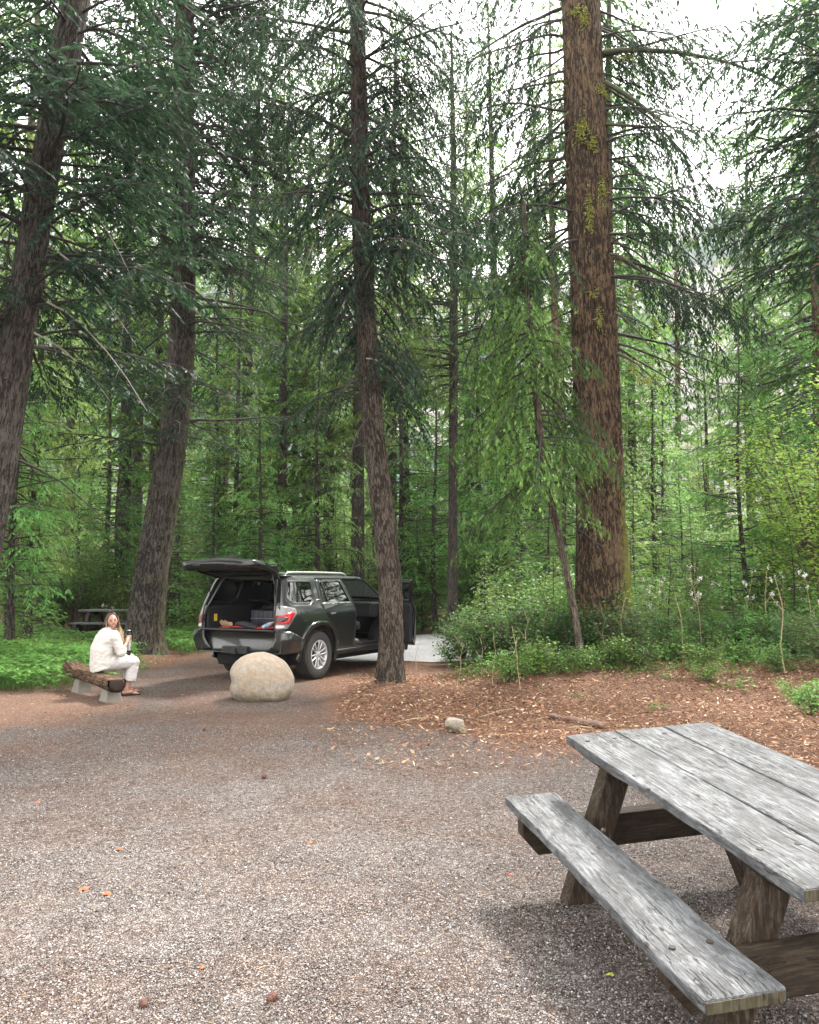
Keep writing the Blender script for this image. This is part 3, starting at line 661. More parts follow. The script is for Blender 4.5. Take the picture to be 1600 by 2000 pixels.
# ------------------------------------------------------------------ forest behind: built once per kind, then copied
def conifer_proto(seed, H, cb, r0, Lmax, mleaf, mbark, nb, bl, bw, sec, tw, dead=14, lean=0, hang=.4, nt_=14, pw=.8, droop=(.1, .4)):
    root = thing('conifer', (0, 0, 0), 'x', 'tree'); rs = np.random.default_rng(seed)
    path = [(lean * (t ** 1.6) + .06 * math.sin(t * 7 + seed), .08 * math.sin(t * 5 + seed * 2), H * t - .15 * (t == 0)) for t in np.linspace(0, 1, 9)]
    rad = [max(.012, r0 * (1 - t) ** .75) for t in np.linspace(0, 1, 9)]
    V, F, uv, ms = trunk_np(path, rad, .3, nt_, 0, r0 * .5, seed)
    mesh_np('trunk', V, F, mbark, root, smooth=True, uv=uv, vv={'moss': ms})
    zs = np.array([p[2] for p in path]); xs = np.array([p[0] for p in path]); ys = np.array([p[1] for p in path])
    at = lambda z: (np.array([np.interp(z, zs, xs), np.interp(z, zs, ys), z]), float(np.interp(z, zs, rad)))
    c = Crown(seed)
    fill(c, at, cb, H - .12, nb, lambda z: Lmax * min(1, .45 + (z - cb) / (H - cb) * 3) * ((H - z) / (H - cb)) ** pw + .08, rs, el=lambda r: r.uniform(-.1, .3), droop=lambda r: r.uniform(*droop), hang=hang, sec=sec, tw=tw, bl=bl, bw=bw, twigwood=False, dens=1.7)
    if dead: fill(c, at, cb * .35, cb + 1.5, dead, lambda z: Lmax * .45, rs, el=-.1, droop=.35, leaf=0, sec=.4, twigwood=True, r0=.014)
    c.build(root, mleaf, M_limb)
    return root
P_tall = [conifer_proto(101, 24, 5.0, .24, 2.5, M_needle, M_barkF, 130, .30, .080, .14, .085),
          conifer_proto(102, 29, 7.5, .30, 2.8, M_needle, M_barkF, 140, .32, .085, .15, .09, lean=.5),
          conifer_proto(103, 20, 3.0, .18, 2.4, M_needle_b, M_barkF, 125, .28, .075, .13, .085, lean=-.3),
          conifer_proto(104, 26, 9.0, .22, 2.6, M_needle, M_barkP, 110, .30, .080, .14, .09, dead=22),
          conifer_proto(105, 16, 1.6, .13, 2.4, M_needle_b, M_barkF, 120, .26, .065, .12, .08)]
P_young = [conifer_proto(111, 7.5, .5, .07, 1.75, M_needle, M_barkF, 90, .16, .042, .11, .075, dead=0, hang=.3, nt_=10, pw=.9, droop=(-.05, .25)),
           conifer_proto(112, 5.0, .3, .05, 1.35, M_needle_b, M_barkF, 72, .15, .04, .10, .07, dead=0, hang=.2, nt_=10, pw=.9, droop=(-.1, .2)),
           conifer_proto(113, 10, 1.2, .10, 2.1, M_needle_b, M_barkF, 105, .18, .046, .13, .085, dead=6, hang=.45, nt_=10, pw=.85)]

def leafy(name, seed, H, spread, nstem, nleaf, ls, mleaf, mwood, stem_r=.012, arch=.5, clump=.16, low=.15, sub=7):
    """a broad-leaved shrub: arching stems, side shoots, leaves along the shoots"""
    root = thing(name, (0, 0, 0), 'x', 'shrub'); r = np.random.default_rng(seed); W = []; tips = []
    for k in range(nstem):
        a = r.uniform(0, 6.28); L = H * r.uniform(.6, 1.1); m = 8; t = np.linspace(0, 1, m); out = spread * r.uniform(.3, 1)
        P = np.stack([np.cos(a) * out * t ** 1.5 + .08 * np.cumsum(r.normal(0, .12, m)) * L * .3, np.sin(a) * out * t ** 1.5 + .08 * np.cumsum(r.normal(0, .12, m)) * L * .3, L * (t - arch * .35 * t ** 2.5)], -1)
        P[0] = (r.normal(0, .05), r.normal(0, .05), -.05); W.append(tube_np(P, stem_r * (1 - .8 * t), 5))
        for q in range(sub):
            u = low + (1 - low) * (q + r.random()) / sub; b = np.array([np.interp(u, t, P[:, i]) for i in range(3)])
            aa = a + r.normal(0, 1.1); l = spread * r.uniform(.25, .6) * (1.15 - .5 * u); d = np.array([math.cos(aa), math.sin(aa), r.uniform(0, .7)])
            tt = np.linspace(0, 1, 4); Q = b + d * l * tt[:, None]; Q[:, 2] -= .25 * l * tt ** 2
            W.append(tube_np(Q, stem_r * .35 * (1 - .7 * tt), 3)); tips.append(Q)
    T = np.array(tips); k = r.integers(0, len(T), nleaf); u = r.uniform(.1, 1.05, nleaf)
    P = np.stack([T[k, 0, i] * 0 + np.array([np.interp(uu, np.linspace(0, 1, 4), T[kk, :, i]) for kk, uu in zip(k, u)]) for i in range(3)], -1) + r.normal(0, clump, (nleaf, 3)) * np.array([.5, .5, .35])
    P[:, 2] = np.maximum(P[:, 2], .03)
    a = r.uniform(0, 6.28, nleaf); D = norm(np.stack([np.cos(a), np.sin(a), r.normal(-.1, .4, nleaf)], -1)); Wd = norm(np.cross(D, np.stack([r.normal(0, .5, nleaf), r.normal(0, .5, nleaf), np.ones(nleaf)], -1)))
    s = ls * r.uniform(.6, 1.3, nleaf); V, F = blades(P, D, Wd, s, s * r.uniform(.5, .75, nleaf), .5)
    cl = r.normal(0, .16, len(T))
    mesh_np('foliage', V, F, mleaf, root, v=np.clip(.45 + cl[k] + r.normal(0, .14, nleaf), 0, 1))
    W = [(p, f, np.zeros(0)) for p, f in W]; V, F, _ = merge(W); mesh_np('stems', V, F, mwood, root, smooth=True)
    return root
M_leaf = leaf_mat('shrub_leaves', (.02, .05, .012), (.13, .26, .055), (.28, .44, .12), trans=.4, rough=.45)
M_leaf_b = leaf_mat('bright_leaves', (.09, .20, .025), (.27, .46, .07), (.42, .60, .15), trans=.5, rough=.45)
M_leaf_t = leaf_mat('teal_leaves', (.012, .035, .012), (.075, .17, .045), (.20, .34, .11), trans=.35)
M_herb = leaf_mat('herb_leaves', (.02, .06, .012), (.125, .27, .055), (.28, .44, .13), trans=.45, rough=.5)
M_stem = plain('shrub_stems', (.075, .05, .035), .85, var=.4)
P_shrub = [leafy('shrub', 121, 1.25, .75, 11, 2300, .052, M_leaf, M_stem), leafy('shrub', 122, .85, .65, 12, 1900, .048, M_leaf_t, M_stem),
           leafy('shrub', 123, .55, .5, 10, 1100, .05, M_leaf, M_stem), leafy('shrub', 124, 1.9, 1.1, 12, 3000, .06, M_leaf, M_stem, .016)]
P_bush = [leafy('broadleaf_tree', 131, 5.6, 2.1, 14, 9500, .085, M_leaf_b, M_stem, .035, .3, .35, .25, 14),
          leafy('broadleaf_tree', 132, 3.6, 1.7, 12, 6500, .08, M_leaf, M_stem, .025, .4, .3, .2, 12)]
for p in P_bush: p['category'] = 'tree'
used = set()
def put(proto, x, y, rz, sc, label, group, cat=None):
    loc = (x, y, ghs(x, y) if y < 60 else 0.0)
    if id(proto) not in used and proto.name not in used:
        used.add(proto.name); proto.location = loc; proto.rotation_euler = (0, 0, rz); proto.scale = (sc,) * 3 if not hasattr(sc, '__len__') else sc
        proto['label'] = label; proto['group'] = group; return proto
    return copy_thing(proto, loc, rz, sc, label, group)
marks = [(-1e9, 'at the left photo edge'), (60, 'left of the flared trunk'), (330, 'right of the flared trunk'),
         (560, 'behind the car roof'), (745, 'right of the slender trunk'), (870, 'behind the thin straight trunk'), (1000, 'behind the thin leaning trunk'), (1120, 'behind the massive trunk'),
         (1230, 'right of the massive trunk'), (1340, 'left of the pink trunk'), (1480, 'at the right photo edge')]
def where(x, y):
    if y < 6 or abs(x) / max(y, .1) > .62: return 'outside the frame', 0
    px = 800 + FPX * x / y; s = marks[0][1]
    for a, b in marks:
        if px >= a: s = b
    return s, px
TL = ['full green', 'very tall dark', 'low branched bright', 'pink trunked', 'small bushy light']
YL = ['dark young', 'small bright young', 'slim light green']
def tall(i, x, y, sc=1.0, rz=None, rs=random):
    wv, px = where(x, y); row = 'near' if y < 34 else ('middle' if y < 52 else 'far')
    return put(P_tall[i], x, y, rs.uniform(0, 6.28) if rz is None else rz, sc, f'{TL[i]} conifer, {row} forest row, {wv}', 'forest conifers ' + wv)
def young(i, x, y, sc=1.0):
    wv, px = where(x, y); row = 'close' if y < 22 else ('deeper' if y < 34 else 'distant')
    return put(P_young[i], x, y, random.uniform(0, 6.28), sc, f'{YL[i]} fir, {row} understorey, {wv}', 'young firs ' + wv)

# trees one can single out in the photo: (kind, px of the trunk, depth, scale)
for i, px, Yd, sc in ((3, 24, 24, 1.0), (0, 550, 27, .8), (3, 545, 34, 1), (0, 597, 31, .95), (1, 702, 26, .78), (3, 792, 36, 1.0), (3, 1333, 38, .9), (0, 1240, 33, .9), (1, 1195, 26, .9), (0, 1055, 30, .86), (2, 1418, 46, .93),
                      (3, 440, 37, .95), (1, 130, 33, .9), (0, 235, 28, 1.0), (2, 940, 30, .7), (4, 985, 27, .72), (1, 975, 31, .86), (0, 915, 35, 1.0), (3, 1092, 25, .84), (0, 1385, 40, .62), (4, 1300, 37, .9), (0, 640, 29, .95), (1, 480, 31, .9), (0, 300, 30, .95), (1, 760, 33, .95), (0, 1500, 42, .9), (1, 1640, 30, .9), (2, 60, 20, .72), (0, -80, 22, 1), (2, 455, 25, .6), (4, 640, 35, .8)):
    tall(i, (px - 800) / FPX * Yd, Yd, sc)
def clear_gap(px, Yd): return 1225 < px < 1480 and Yd < 45     # the view opens here
random.seed(19)
n = 0
for Yd0 in (33, 42, 52, 63, 76, 90):
    px = -260 + random.uniform(0, 90)
    while px < 1860:
        Yd = Yd0 + random.uniform(-3, 3.5); x = (px - 800) / FPX * Yd
        if not (clear_gap(px, Yd) and random.random() < .8) and not (1225 < px < 1480 and random.random() < .5) and not (830 < px < 1010 and random.random() < .45):
            i = random.choice((0, 0, 1, 2, 2, 3, 4)); s = random.uniform(.75, 1.1)
            if px > 820: s *= .84 if Yd < 60 else .72
            tall(i, x, Yd, s); n += 1
        px += random.uniform(3.9, 6.8) * FPX / Yd0
# unseen trees, added beside and behind the camera to shape the clearing's light
for (i, x, y, sc) in ((0, -11, 8, .9), (1, -13, 3, .9), (2, 10.5, 6, 1), (0, 11, 14, 1), (1, -12, 15, .9), (0, 14, -3, 1), (1, -16, -8, 1), (2, 6, -18, 1), (0, -5, -19, 1)):
    tall(i, x, y, sc)
# understorey firs
for i, px, Yd, sc in ((0, 1452, 17.8, .95), (1, 948, 15.0, .42), (1, 1082, 14.6, .38), (1, 1305, 14.6, .42), (1, 1428, 15.2, .46), (0, 1545, 15.6, .36), (1, 1230, 15.9, .5), (0, 1015, 17.5, .42), (0, 1350, 16.6, .4), (2, 30, 17.2, .9), (2, 205, 27.5, 1.1), (2, -10, 18.5, 1.1), (2, 620, 24.5, .95), (2, 420, 25.5, 1.1), (2, 505, 23.5, .75), (2, 850, 27, .9), (2, 780, 28, 1.1), (2, 1010, 24, 1.0), (2, 1105, 22, .8), (2, 1150, 27, 1.0), (2, 1280, 25, .8), (0, 330, 21.5, .8), (0, 1570, 18, .62), (1, 1240, 21, .9), (2, 1215, 24, .8), (2, 150, 27, .7), (1, 70, 18.5, .7), (2, 20, 19, .55), (1, 350, 23, 1.0), (0, 420, 24, .8), (2, 350, 27, .9), (2, 500, 29, .9), (0, 600, 27, .65),
                      (1, 670, 27, .8), (2, 830, 31, .75), (1, 930, 25, .9), (0, 960, 27, .8), (1, 1010, 21, .85), (0, 1075, 20, .6), (2, 1300, 28, .85), (1, 1330, 24, 1), (2, 1380, 33, .8), (0, 1540, 26, .9), (1, 1510, 23, .8), (0, 230, 26, .9), (1, 1640, 19, 1.1), (2, 1600, 29, 1)):
    young(i, (px - 800) / FPX * Yd, Yd, sc)
random.seed(23)
for Yd0 in (27, 31, 35, 40, 46, 53, 62):
    px = -150 + random.uniform(0, 60)
    while px < 1750:
        Yd = Yd0 + random.uniform(-2, 2); x = (px - 800) / FPX * Yd
        young(random.choice((0, 1, 1, 2, 2)), x, Yd, random.uniform(.55, 1.05) * (1 if px < 1200 else .85)); px += random.uniform(1.9, 4.2) * FPX / Yd0
# broad-leaved trees and shrubs
for i, px, Yd, sc in ((0, 1608, 16.6, 1.02), (1, 1560, 18.5, 1.15), (0, 1700, 19.5, 1.0), (0, 1530, 27, .85), (1, 1290, 36, 1.2), (1, 900, 33, 1.2), (1, 850, 37, 1.3), (1, 960, 36, 1.2), (1, 1060, 33, 1.2), (1, 1190, 33, 1.3), (1, 560, 34, 1.2), (1, 670, 37, 1.3), (1, 270, 31, 1.1), (1, 420, 33, 1.2), (1, 1560, 27, 1.1), (1, 1345, 25, 1.1), (1, 1400, 30, 1.3), (1, 1290, 29, 1.0), (1, 1480, 27, 1), (0, 1420, 36, .8), (1, 620, 30, .9), (1, 720, 32, 1.1), (1, 780, 29, .9), (1, 480, 31, 1.0), (0, 545, 38, .7), (1, 380, 27, .9), (1, 150, 25, .9), (1, 60, 24, .8), (1, 1140, 26, 1.0), (1, 1020, 28, .9)):
    x = (px - 800) / FPX * Yd; wv, _ = where(x, Yd)
    put(P_bush[i], x, Yd, random.uniform(0, 6.28), sc, ('bright spring green leafy tree ' if i == 0 else 'loose green bushy tree ') + wv, 'broad-leaved trees ' + wv)
SL = ['leafy green shrub', 'low dark shrub', 'small bright shrub', 'tall loose shrub']
def shrub(i, px, py, sc):
    sc *= 1.22 if px < 860 else 1.42
    p = gp(px, py); wv, _ = where(p.x, p.y); row = 'front' if p.y < 13.2 else ('middle' if p.y < 16.5 else 'back')
    put(P_shrub[i], p.x, p.y, random.uniform(0, 6.28), sc, f'{SL[i]} in the {row} brush, {wv}', 'shrubs ' + wv)
random.seed(29)
for i, px, py, sc in ((1, 905, 1300, .85), (0, 925, 1288, .7), (1, 950, 1312, .9), (0, 965, 1296, .95), (1, 1000, 1318, .95), (0, 1015, 1300, 1.0), (3, 1050, 1290, .75), (1, 1048, 1322, .9), (0, 1085, 1312, 1.0), (2, 1040, 1345, .75), (2, 1000, 1350, .6), (3, 1100, 1292, .8),
                      (1, 1110, 1325, .85), (0, 1128, 1306, .9), (1, 1180, 1322, .95), (2, 1190, 1336, .75), (0, 1215, 1315, .85), (1, 1240, 1326, .9), (2, 1250, 1340, .7), (0, 1275, 1305, .85), (1, 1300, 1318, .8), (2, 1330, 1322, .75), (0, 1350, 1300, .8), (2, 1370, 1338, .6), (1, 1390, 1312, .75), (0, 1425, 1302, .7), (2, 1440, 1325, .65),
                      (1, 1475, 1312, .75), (0, 1510, 1300, .75), (2, 1520, 1342, .6), (1, 1555, 1320, .8), (0, 1590, 1305, .9), (2, 1590, 1395, .55), (2, 1560, 1375, .45), (2, 1380, 1352, .4), (1, 1620, 1340, .9), (2, 1100, 1346, .6), (2, 1150, 1344, .55), (0, 1165, 1306, 1.1), (3, 1290, 1285, .8), (3, 1470, 1285, .8), (3, 1380, 1280, .7), (2, 880, 1292, .5),
                      (0, 20, 1290, .5), (2, 60, 1300, .7), (2, 120, 1290, .6), (0, 30, 1240, .9), (3, 90, 1232, .6), (0, 190, 1232, .8), (2, 345, 1262, .75), (0, 365, 1245, .8), (3, 380, 1225, .7), (2, 400, 1255, .7), (0, 150, 1215, .9), (3, 10, 1215, .9)):
    shrub(i, px, py, sc)
for k in range(95):
    Yd = random.uniform(25, 40); px = random.uniform(-60, 1700); x = (px - 800) / FPX * Yd
    if 700 < px < 900 and Yd < 26: continue
    i = random.choice((0, 2, 3, 3)); wv, _ = where(x, Yd)
    put(P_shrub[i], x, Yd, random.uniform(0, 6.28), random.uniform(1.0, 1.9), f'{SL[i]} deep in the forest, {wv}', 'shrubs deep in the forest ' + wv)

# herb layer
def herbs(n, fx, seed, hmin, hmax, ls):
    r = np.random.default_rng(seed); x, y = fx(r, n); n = len(x)
    dens = fbm(np.stack([x * .9, y * .9, x * 0], -1), 3, 71); k = dens > r.uniform(.30, .62, n); x, y, dens = x[k], y[k], dens[k]; n = len(x)
    top = (hmin + (hmax - hmin) * dens) * r.uniform(.35, 1.0, n); z = gh(x, y) + top
    nl = 3; a0 = r.uniform(0, 6.28, n); out = []
    for q in range(nl):
        a = a0 + q * 2.1; D = norm(np.stack([np.cos(a), np.sin(a), r.normal(-.05, .3, n)], -1)); Wd = norm(np.cross(D, np.stack([r.normal(0, .3, n), r.normal(0, .3, n), np.ones(n)], -1)))
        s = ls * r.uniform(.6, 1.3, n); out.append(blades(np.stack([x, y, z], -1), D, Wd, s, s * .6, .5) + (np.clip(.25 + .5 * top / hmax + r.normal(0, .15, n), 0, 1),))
    D = np.tile([0, 0, 1.], (n, 1)) + r.normal(0, .2, (n, 3)); D = norm(D)
    out.append(blades(np.stack([x, y, z], -1) - D * top[:, None], D, np.tile([1., 0, 0], (n, 1)), top, np.full(n, .008)) + (np.full(n, .2),))
    return merge(out)
def left_zone(r, n):
    y = r.uniform(12.2, 24, n); x = r.uniform(-.62, -.24, n) * y
    k = (x + (y - 12.6) * -.05 < -5.15 + r.normal(0, .25, n) - .0 * y) & (np.hypot(x + 5.9, y - 18.3) > .75) & ~((x > -5.6) & (y > 15.8) & (y < 18)); return x[k], y[k]
def wood_floor(r, n):
    y = np.sqrt(r.uniform(24.8 ** 2, 48 ** 2, n)); x = r.uniform(-.62, .62, n) * y; return x, y
def right_zone(r, n):
    y = r.uniform(12.4, 25, n); x = r.uniform(.02, .62, n) * y
    k = (x > .6 + (y - 12.4) * .12 + r.normal(0, .25, n)) & (y > 12.2 + 2.2 * fbm(np.stack([x * .8, x * 0, x * 0 + 2], -1), 3, 15) - .0 + r.normal(0, .2, n)) & ((y < 16.9) | (x > 4.2)); return x[k], y[k]
def fringe(r, n):
    y = r.uniform(10.4, 13.2, n); x = r.uniform(1.4, 8, n); k = fbm(np.stack([x * 1.6, y * 1.6, x * 0], -1), 2, 5) > .62 - .08 * (y - 10.4) / 2.8; return x[k], y[k]
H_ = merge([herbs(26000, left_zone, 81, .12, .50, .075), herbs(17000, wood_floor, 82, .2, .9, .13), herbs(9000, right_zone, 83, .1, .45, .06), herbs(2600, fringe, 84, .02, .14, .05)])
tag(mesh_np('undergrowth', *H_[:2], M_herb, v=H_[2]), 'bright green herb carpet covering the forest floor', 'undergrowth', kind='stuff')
print('forest copies', n)
# ------------------------------------------------------------------ materials of the built things
def wood_mat(name, base, light, dark, axis=1, crack=1.0, green=0.0, rough=.75):
    g = G(name); o = g.obj()
    def s3(a, b): return tuple(b if i == axis else a for i in range(3))
    wv = g.n('VectorMath', props=dict(operation='ADD'), i0=o, i1=g.n('VectorMath', props=dict(operation='SCALE'), i0=g.noise(o, 3.2, 3, out=1), Scale=.05))
    grain = g.noise(g.map(wv, s3(95, 5)), 1, 7, .7); fine = g.noise(g.map(wv, s3(260, 14)), 1, 4, .7)
    cloud = g.noise(g.map(o, s3(9, 3.5)), 1, 6, .68); cloud2 = g.noise(g.map(o, s3(26, 12)), 1, 5, .7)
    f = g.math('ADD', g.math('MULTIPLY', grain, .50), g.math('MULTIPLY', cloud, .34)); f = g.math('ADD', f, g.math('MULTIPLY', fine, .18))
    col = g.ramp(f, [(.36, dark), (.5, base), (.63, light)])
    col = g.mix(g.math('MULTIPLY', g.ramp(cloud2, [(.50, 0.0), (.66, 1.0)]), .72), col, c4([x * .35 for x in base]))
    kn = g.vor(g.map(wv, s3(11, 5.5)), 1); col = g.mix(g.ramp(kn, [(.07, 1.0), (.12, .0)]), col, c4((.035, .028, .022)))
    ck = g.noise(g.map(wv, s3(42, 1.1)), 1, 2, .5); ckl = g.ramp(ck, [(.486, 0.0), (.4995, 1.0), (.513, 0.0)])
    msk = g.ramp(g.noise(g.map(o, s3(5, 2.2), loc=(7, 3, 1)), 1, 3), [(.44, 0.0), (.52, 1.0)]); ckl = g.math('MULTIPLY', g.math('MULTIPLY', ckl, msk), crack)
    col = g.mix(ckl, col, c4((.02, .016, .013)))
    if green: col = g.mix(g.math('MULTIPLY', g.ramp(g.noise(o, 12, 5, .7), [(.42, 0.0), (.62, 1.0)]), green), col, c4((.09, .11, .035)))
    h = g.math('SUBTRACT', g.math('ADD', grain, g.math('MULTIPLY', fine, .5)), g.math('MULTIPLY', ckl, 2.5))
    return g.end(g.surf(col, g.math('ADD', rough - .15, g.math('MULTIPLY', cloud, .3)), g.bump(h, .7, .005), spec=.25))
M_plank = wood_mat('weathered_grey_planks', (.080, .082, .085), (.20, .206, .215), (.026, .026, .027))
M_endg = wood_mat('plank_end_grain', (.055, .040, .028), (.10, .082, .062), (.028, .018, .012), axis=2, green=.25)
M_beam = wood_mat('brown_timber', (.028, .018, .011), (.068, .052, .034), (.010, .006, .004), axis=0, crack=.6)  # brown wood, darkened to carry the shade beneath the table top
M_leg = wood_mat('leg_timber', (.034, .021, .012), (.115, .098, .074), (.012, .007, .005), axis=2, crack=.6)  # leg wood darkened likewise, under-table shade in its colour
M_boltd = plain('rusty_bolt', (.03, .022, .018), .8)
M_steel = plain('bolt_steel', (.25, .22, .2), .5, metal=.8)

def rough_box(name, size, m, parent, M=Matrix.Identity(4), seg=(4, 40, 2), amp=.0045, bev=.006, seed=1, chip=0):
    """a sawn plank with slightly worn edges"""
    bm = bmesh.new(); bmesh.ops.create_cube(bm, size=1)
    bmesh.ops.scale(bm, vec=size, verts=bm.verts)
    bmesh.ops.bevel(bm, geom=list(bm.edges), offset=bev, segments=2, affect='EDGES', profile=.5)
    ax = max(range(3), key=lambda i: size[i]); L = size[ax]
    for k in range(1, seg[1]):
        n = Vector([1.0 if i == ax else 0 for i in range(3)]); c = n * (-L / 2 + L * k / seg[1])
        bmesh.ops.bisect_plane(bm, geom=list(bm.verts) + list(bm.edges) + list(bm.faces), plane_co=c, plane_no=n)
    P = np.array([tuple(v.co) for v in bm.verts]); sc = np.array([9.0] * 3); sc[ax] = 4
    d = np.stack([fbm(P * sc + seed * 9.1 + j * 31, 3, seed + j) - .5 for j in range(3)], -1) * amp * 2
    edge = (np.abs(P) > np.array(size) / 2 - bev * 1.5).sum(1) >= 2
    for v, dd, e in zip(bm.verts, d, edge):
        v.co += Vector(dd) * (2.0 if e else .7)
    me = bpy.data.meshes.new(name); bm.to_mesh(me); bm.free(); me.transform(M)
    me.materials.append(m)
    return link(bpy.data.objects.new(name, me), parent)
def T_(x, y, z): return Matrix.Translation((x, y, z))
def RX(a): return Matrix.Rotation(a, 4, 'X')
def RY(a): return Matrix.Rotation(a, 4, 'Y')
def RZ(a): return Matrix.Rotation(a, 4, 'Z')

def picnic_table(root, L, W, off, ztop, zb, seg=40, far=False):
    """planks run along local Y; the benches lie at x = +-off"""
    k3 = W / 3
    for i in range(3):
        ob = rough_box('top_plank', (k3 - .009, L, .046), M_plank, root, T_((i - 1) * k3, 0, ztop - .023), seg=(4, seg, 2), seed=3 + i, bev=.007)
        rough_box('plank_end', (k3 - .022, .004, .036), M_endg, ob, T_((i - 1) * k3, -L / 2 - .0005, ztop - .024), seg=(1, 2, 1), amp=.0006, bev=.001, seed=9)
    for s in (-1, 1):
        ob = rough_box('bench_plank', (.275, L, .046), M_plank, root, T_(s * off, 0, zb - .023), seg=(4, seg, 2), seed=11 + s, bev=.008)
        rough_box('plank_end', (.262, .004, .036), M_endg, ob, T_(s * off, -L / 2 - .0005, zb - .024), seg=(1, 2, 1), amp=.0006, bev=.001, seed=9)
    for e in (-1, 1):
        y = e * (L / 2 - (.235 if e > 0 else .40))
        # lower cross beam that carries both benches, with chamfered ends
        x1 = off + .11; h = .165; dr_ = .035 if e > 0 else 0; zt = zb - .048 - dr_; b = MB()
        if dr_:
            q = MB(); [q.box((s * off, y + e * .095, zb - .047 - dr_ / 2), (.22, .08, dr_)) for s in (-1, 1)]; q.build('bench_cleat', M_beam, root, bevel=.004)
        b.prism([(-x1, zt), (-x1, zt - .07), (-x1 + .08, zt - h), (x1 - .08, zt - h), (x1, zt - .07), (x1, zt)], .085, Matrix(((1, 0, 0), (0, 0, 1), (0, 1, 0))), (0, y + e * .095, 0))
        ob = b.build('cross_beam', M_beam, root, bevel=.006)
        # cleat under the top
        x2 = W / 2 - .03; zt = ztop - .048; b = MB()
        b.prism([(-x2, zt), (-x2 + .015, zt - .03), (-x2 + .10, zt - .10), (x2 - .10, zt - .10), (x2 - .015, zt - .03), (x2, zt)], .085, Matrix(((1, 0, 0), (0, 0, 1), (0, 1, 0))), (0, y + e * .095, 0))
        b.build('cleat', M_beam, root, bevel=.006)
        if not far:
            for px_ in [(i - 1) * k3 + q_ for i in range(3) for q_ in (-.075, .075)]:
                q = MB(); q.lathe([(.0001, .0012), (.008, .0012), (.012, .0006), (.012, -.004)], 12, None, (px_, y + e * .095 + .004 * math.sin(px_ * 40), ztop + .0015)); q.build('bolt', M_boltd, root)
            for s in (-1, 1):
                for q_ in (-.07, .07):
                    q = MB(); q.lathe([(.0001, .0012), (.008, .0012), (.012, .0006), (.012, -.004)], 12, None, (s * off + q_, y + e * .095, zb + .0015)); q.build('bolt', M_boltd, root)
        for s in (-1, 1):
            a = Vector((s * .22, y, ztop - .049)); f = Vector((s * .53, y, -.10)); d = (f - a); Ln = d.length; an = math.atan2(d.x, -d.z)
            bx = MB(); dx = .065 / math.cos(an)
            top = [(a.x - dx, a.z), (a.x + dx, a.z)]; bot = [(f.x + dx, f.z), (f.x - dx, f.z)]
            bx.prism([*top, *bot], .10, Matrix(((1, 0, 0), (0, 0, 1), (0, 1, 0))), (0, y, 0))
            bx.build('leg', M_leg, root, bevel=.006)
            if not far:
                q = MB(); Mb = Matrix.Rotation(R(90), 3, 'X')
                zc = zb - .115; xx = a.x + (f.x - a.x) * (a.z - zc) / (a.z - f.z)
                q.lathe([(.0001, -.004), (.013, -.004), (.013, .004), (.009, .009), (.0001, .011)], 10, Mb, (xx, y - .052, zc)); q.build('bolt', M_steel, root, smooth=False)
    return root
tb = thing('picnic_table', (0, 0, 0), 'weathered grey wooden picnic table with attached benches in the right foreground', 'picnic table')
picnic_table(tb, 1.885, .852, .632, .76, .466)
tb.rotation_mode = 'QUATERNION'
_t = Vector((.080, -.036, 0)); tb.rotation_quaternion = Matrix.Rotation(_t.length, 4, _t.normalized()).to_quaternion() @ Matrix.Rotation(.201, 4, 'Z').to_quaternion()
tb.location = (1.465, 3.689, -.009)
# second table far behind the seated woman
_q = gp(205, 1240)
ft = thing('picnic_table', (-7.95, 22.5, ghs(-7.95, 22.5)), 'small distant picnic table half hidden by the undergrowth behind the woman', 'picnic table', rz=R(78))
picnic_table(ft, 1.9, .8, .63, .80, .47, seg=6, far=True)

# ------------------------------------------------------------------ boulder and stones
def stone_mat(name, a, b, c, stain, sc=1.0):
    g = G(name); o = g.obj(); n = g.noise(o, 13 * sc, 8, .7); sp = g.noise(o, 70 * sc, 4, .7)
    col = g.ramp(n, [(.35, a), (.52, b), (.68, c)])
    st = g.math('MULTIPLY', g.ramp(g.noise(g.map(o, (1, 1, 1.5), loc=(3, 1, 5)), 6 * sc, 8, .78), [(.46, 0.0), (.66, 1.0)]), .75)
    col = g.mix(st, col, c4(stain))
    col = g.mix(g.ramp(sp, [(.60, 0.0), (.68, .65)]), col, c4((.08, .06, .05)))
    col = g.mix(g.ramp(sp, [(.30, .5), (.38, .0)]), col, c4((.50, .485, .47)))
    z = g.n('SeparateXYZ', out=2, Vector=o)
    dirt = g.ramp(g.math('ADD', z, g.math('MULTIPLY', g.math('SUBTRACT', n, .5), .35)), [(.03, 1.0), (.22, 0.0)])
    col = g.mix(g.math('MULTIPLY', dirt, .8), col, c4((.13, .105, .05)))
    return g.end(g.surf(col, .85, g.bump(g.math('ADD', n, g.math('MULTIPLY', sp, .35)), .6, .02 / sc), spec=.25))
def stone(name, m, loc, half, prof, label, cat, seed, sub=6, rz=0, namp=.08):
    """prof(d): radius factor along unit direction d (N,3)"""
    bm = bmesh.new(); bmesh.ops.create_icosphere(bm, subdivisions=sub, radius=1)
    P = np.array([tuple(v.co) for v in bm.verts]); k = prof(P)[:, None]
    Q = P * k * (1 + namp * (fbm(P * 1.7 + seed, 3, seed) - .5)[:, None] * 2 + .02 * (fbm(P * 9 + seed, 3, seed + 3) - .5)[:, None]) * np.array(half)
    Q[:, 2] += half[2] * .93
    for v, q in zip(bm.verts, Q): v.co = q
    me = bpy.data.meshes.new(name); bm.to_mesh(me); bm.free(); me.materials.append(m); me.polygons.foreach_set('use_smooth', [True] * len(me.polygons))
    ob = link(bpy.data.objects.new(name, me)); ob.location = loc; ob.rotation_euler = (0, 0, rz); return tag(ob, label, cat)
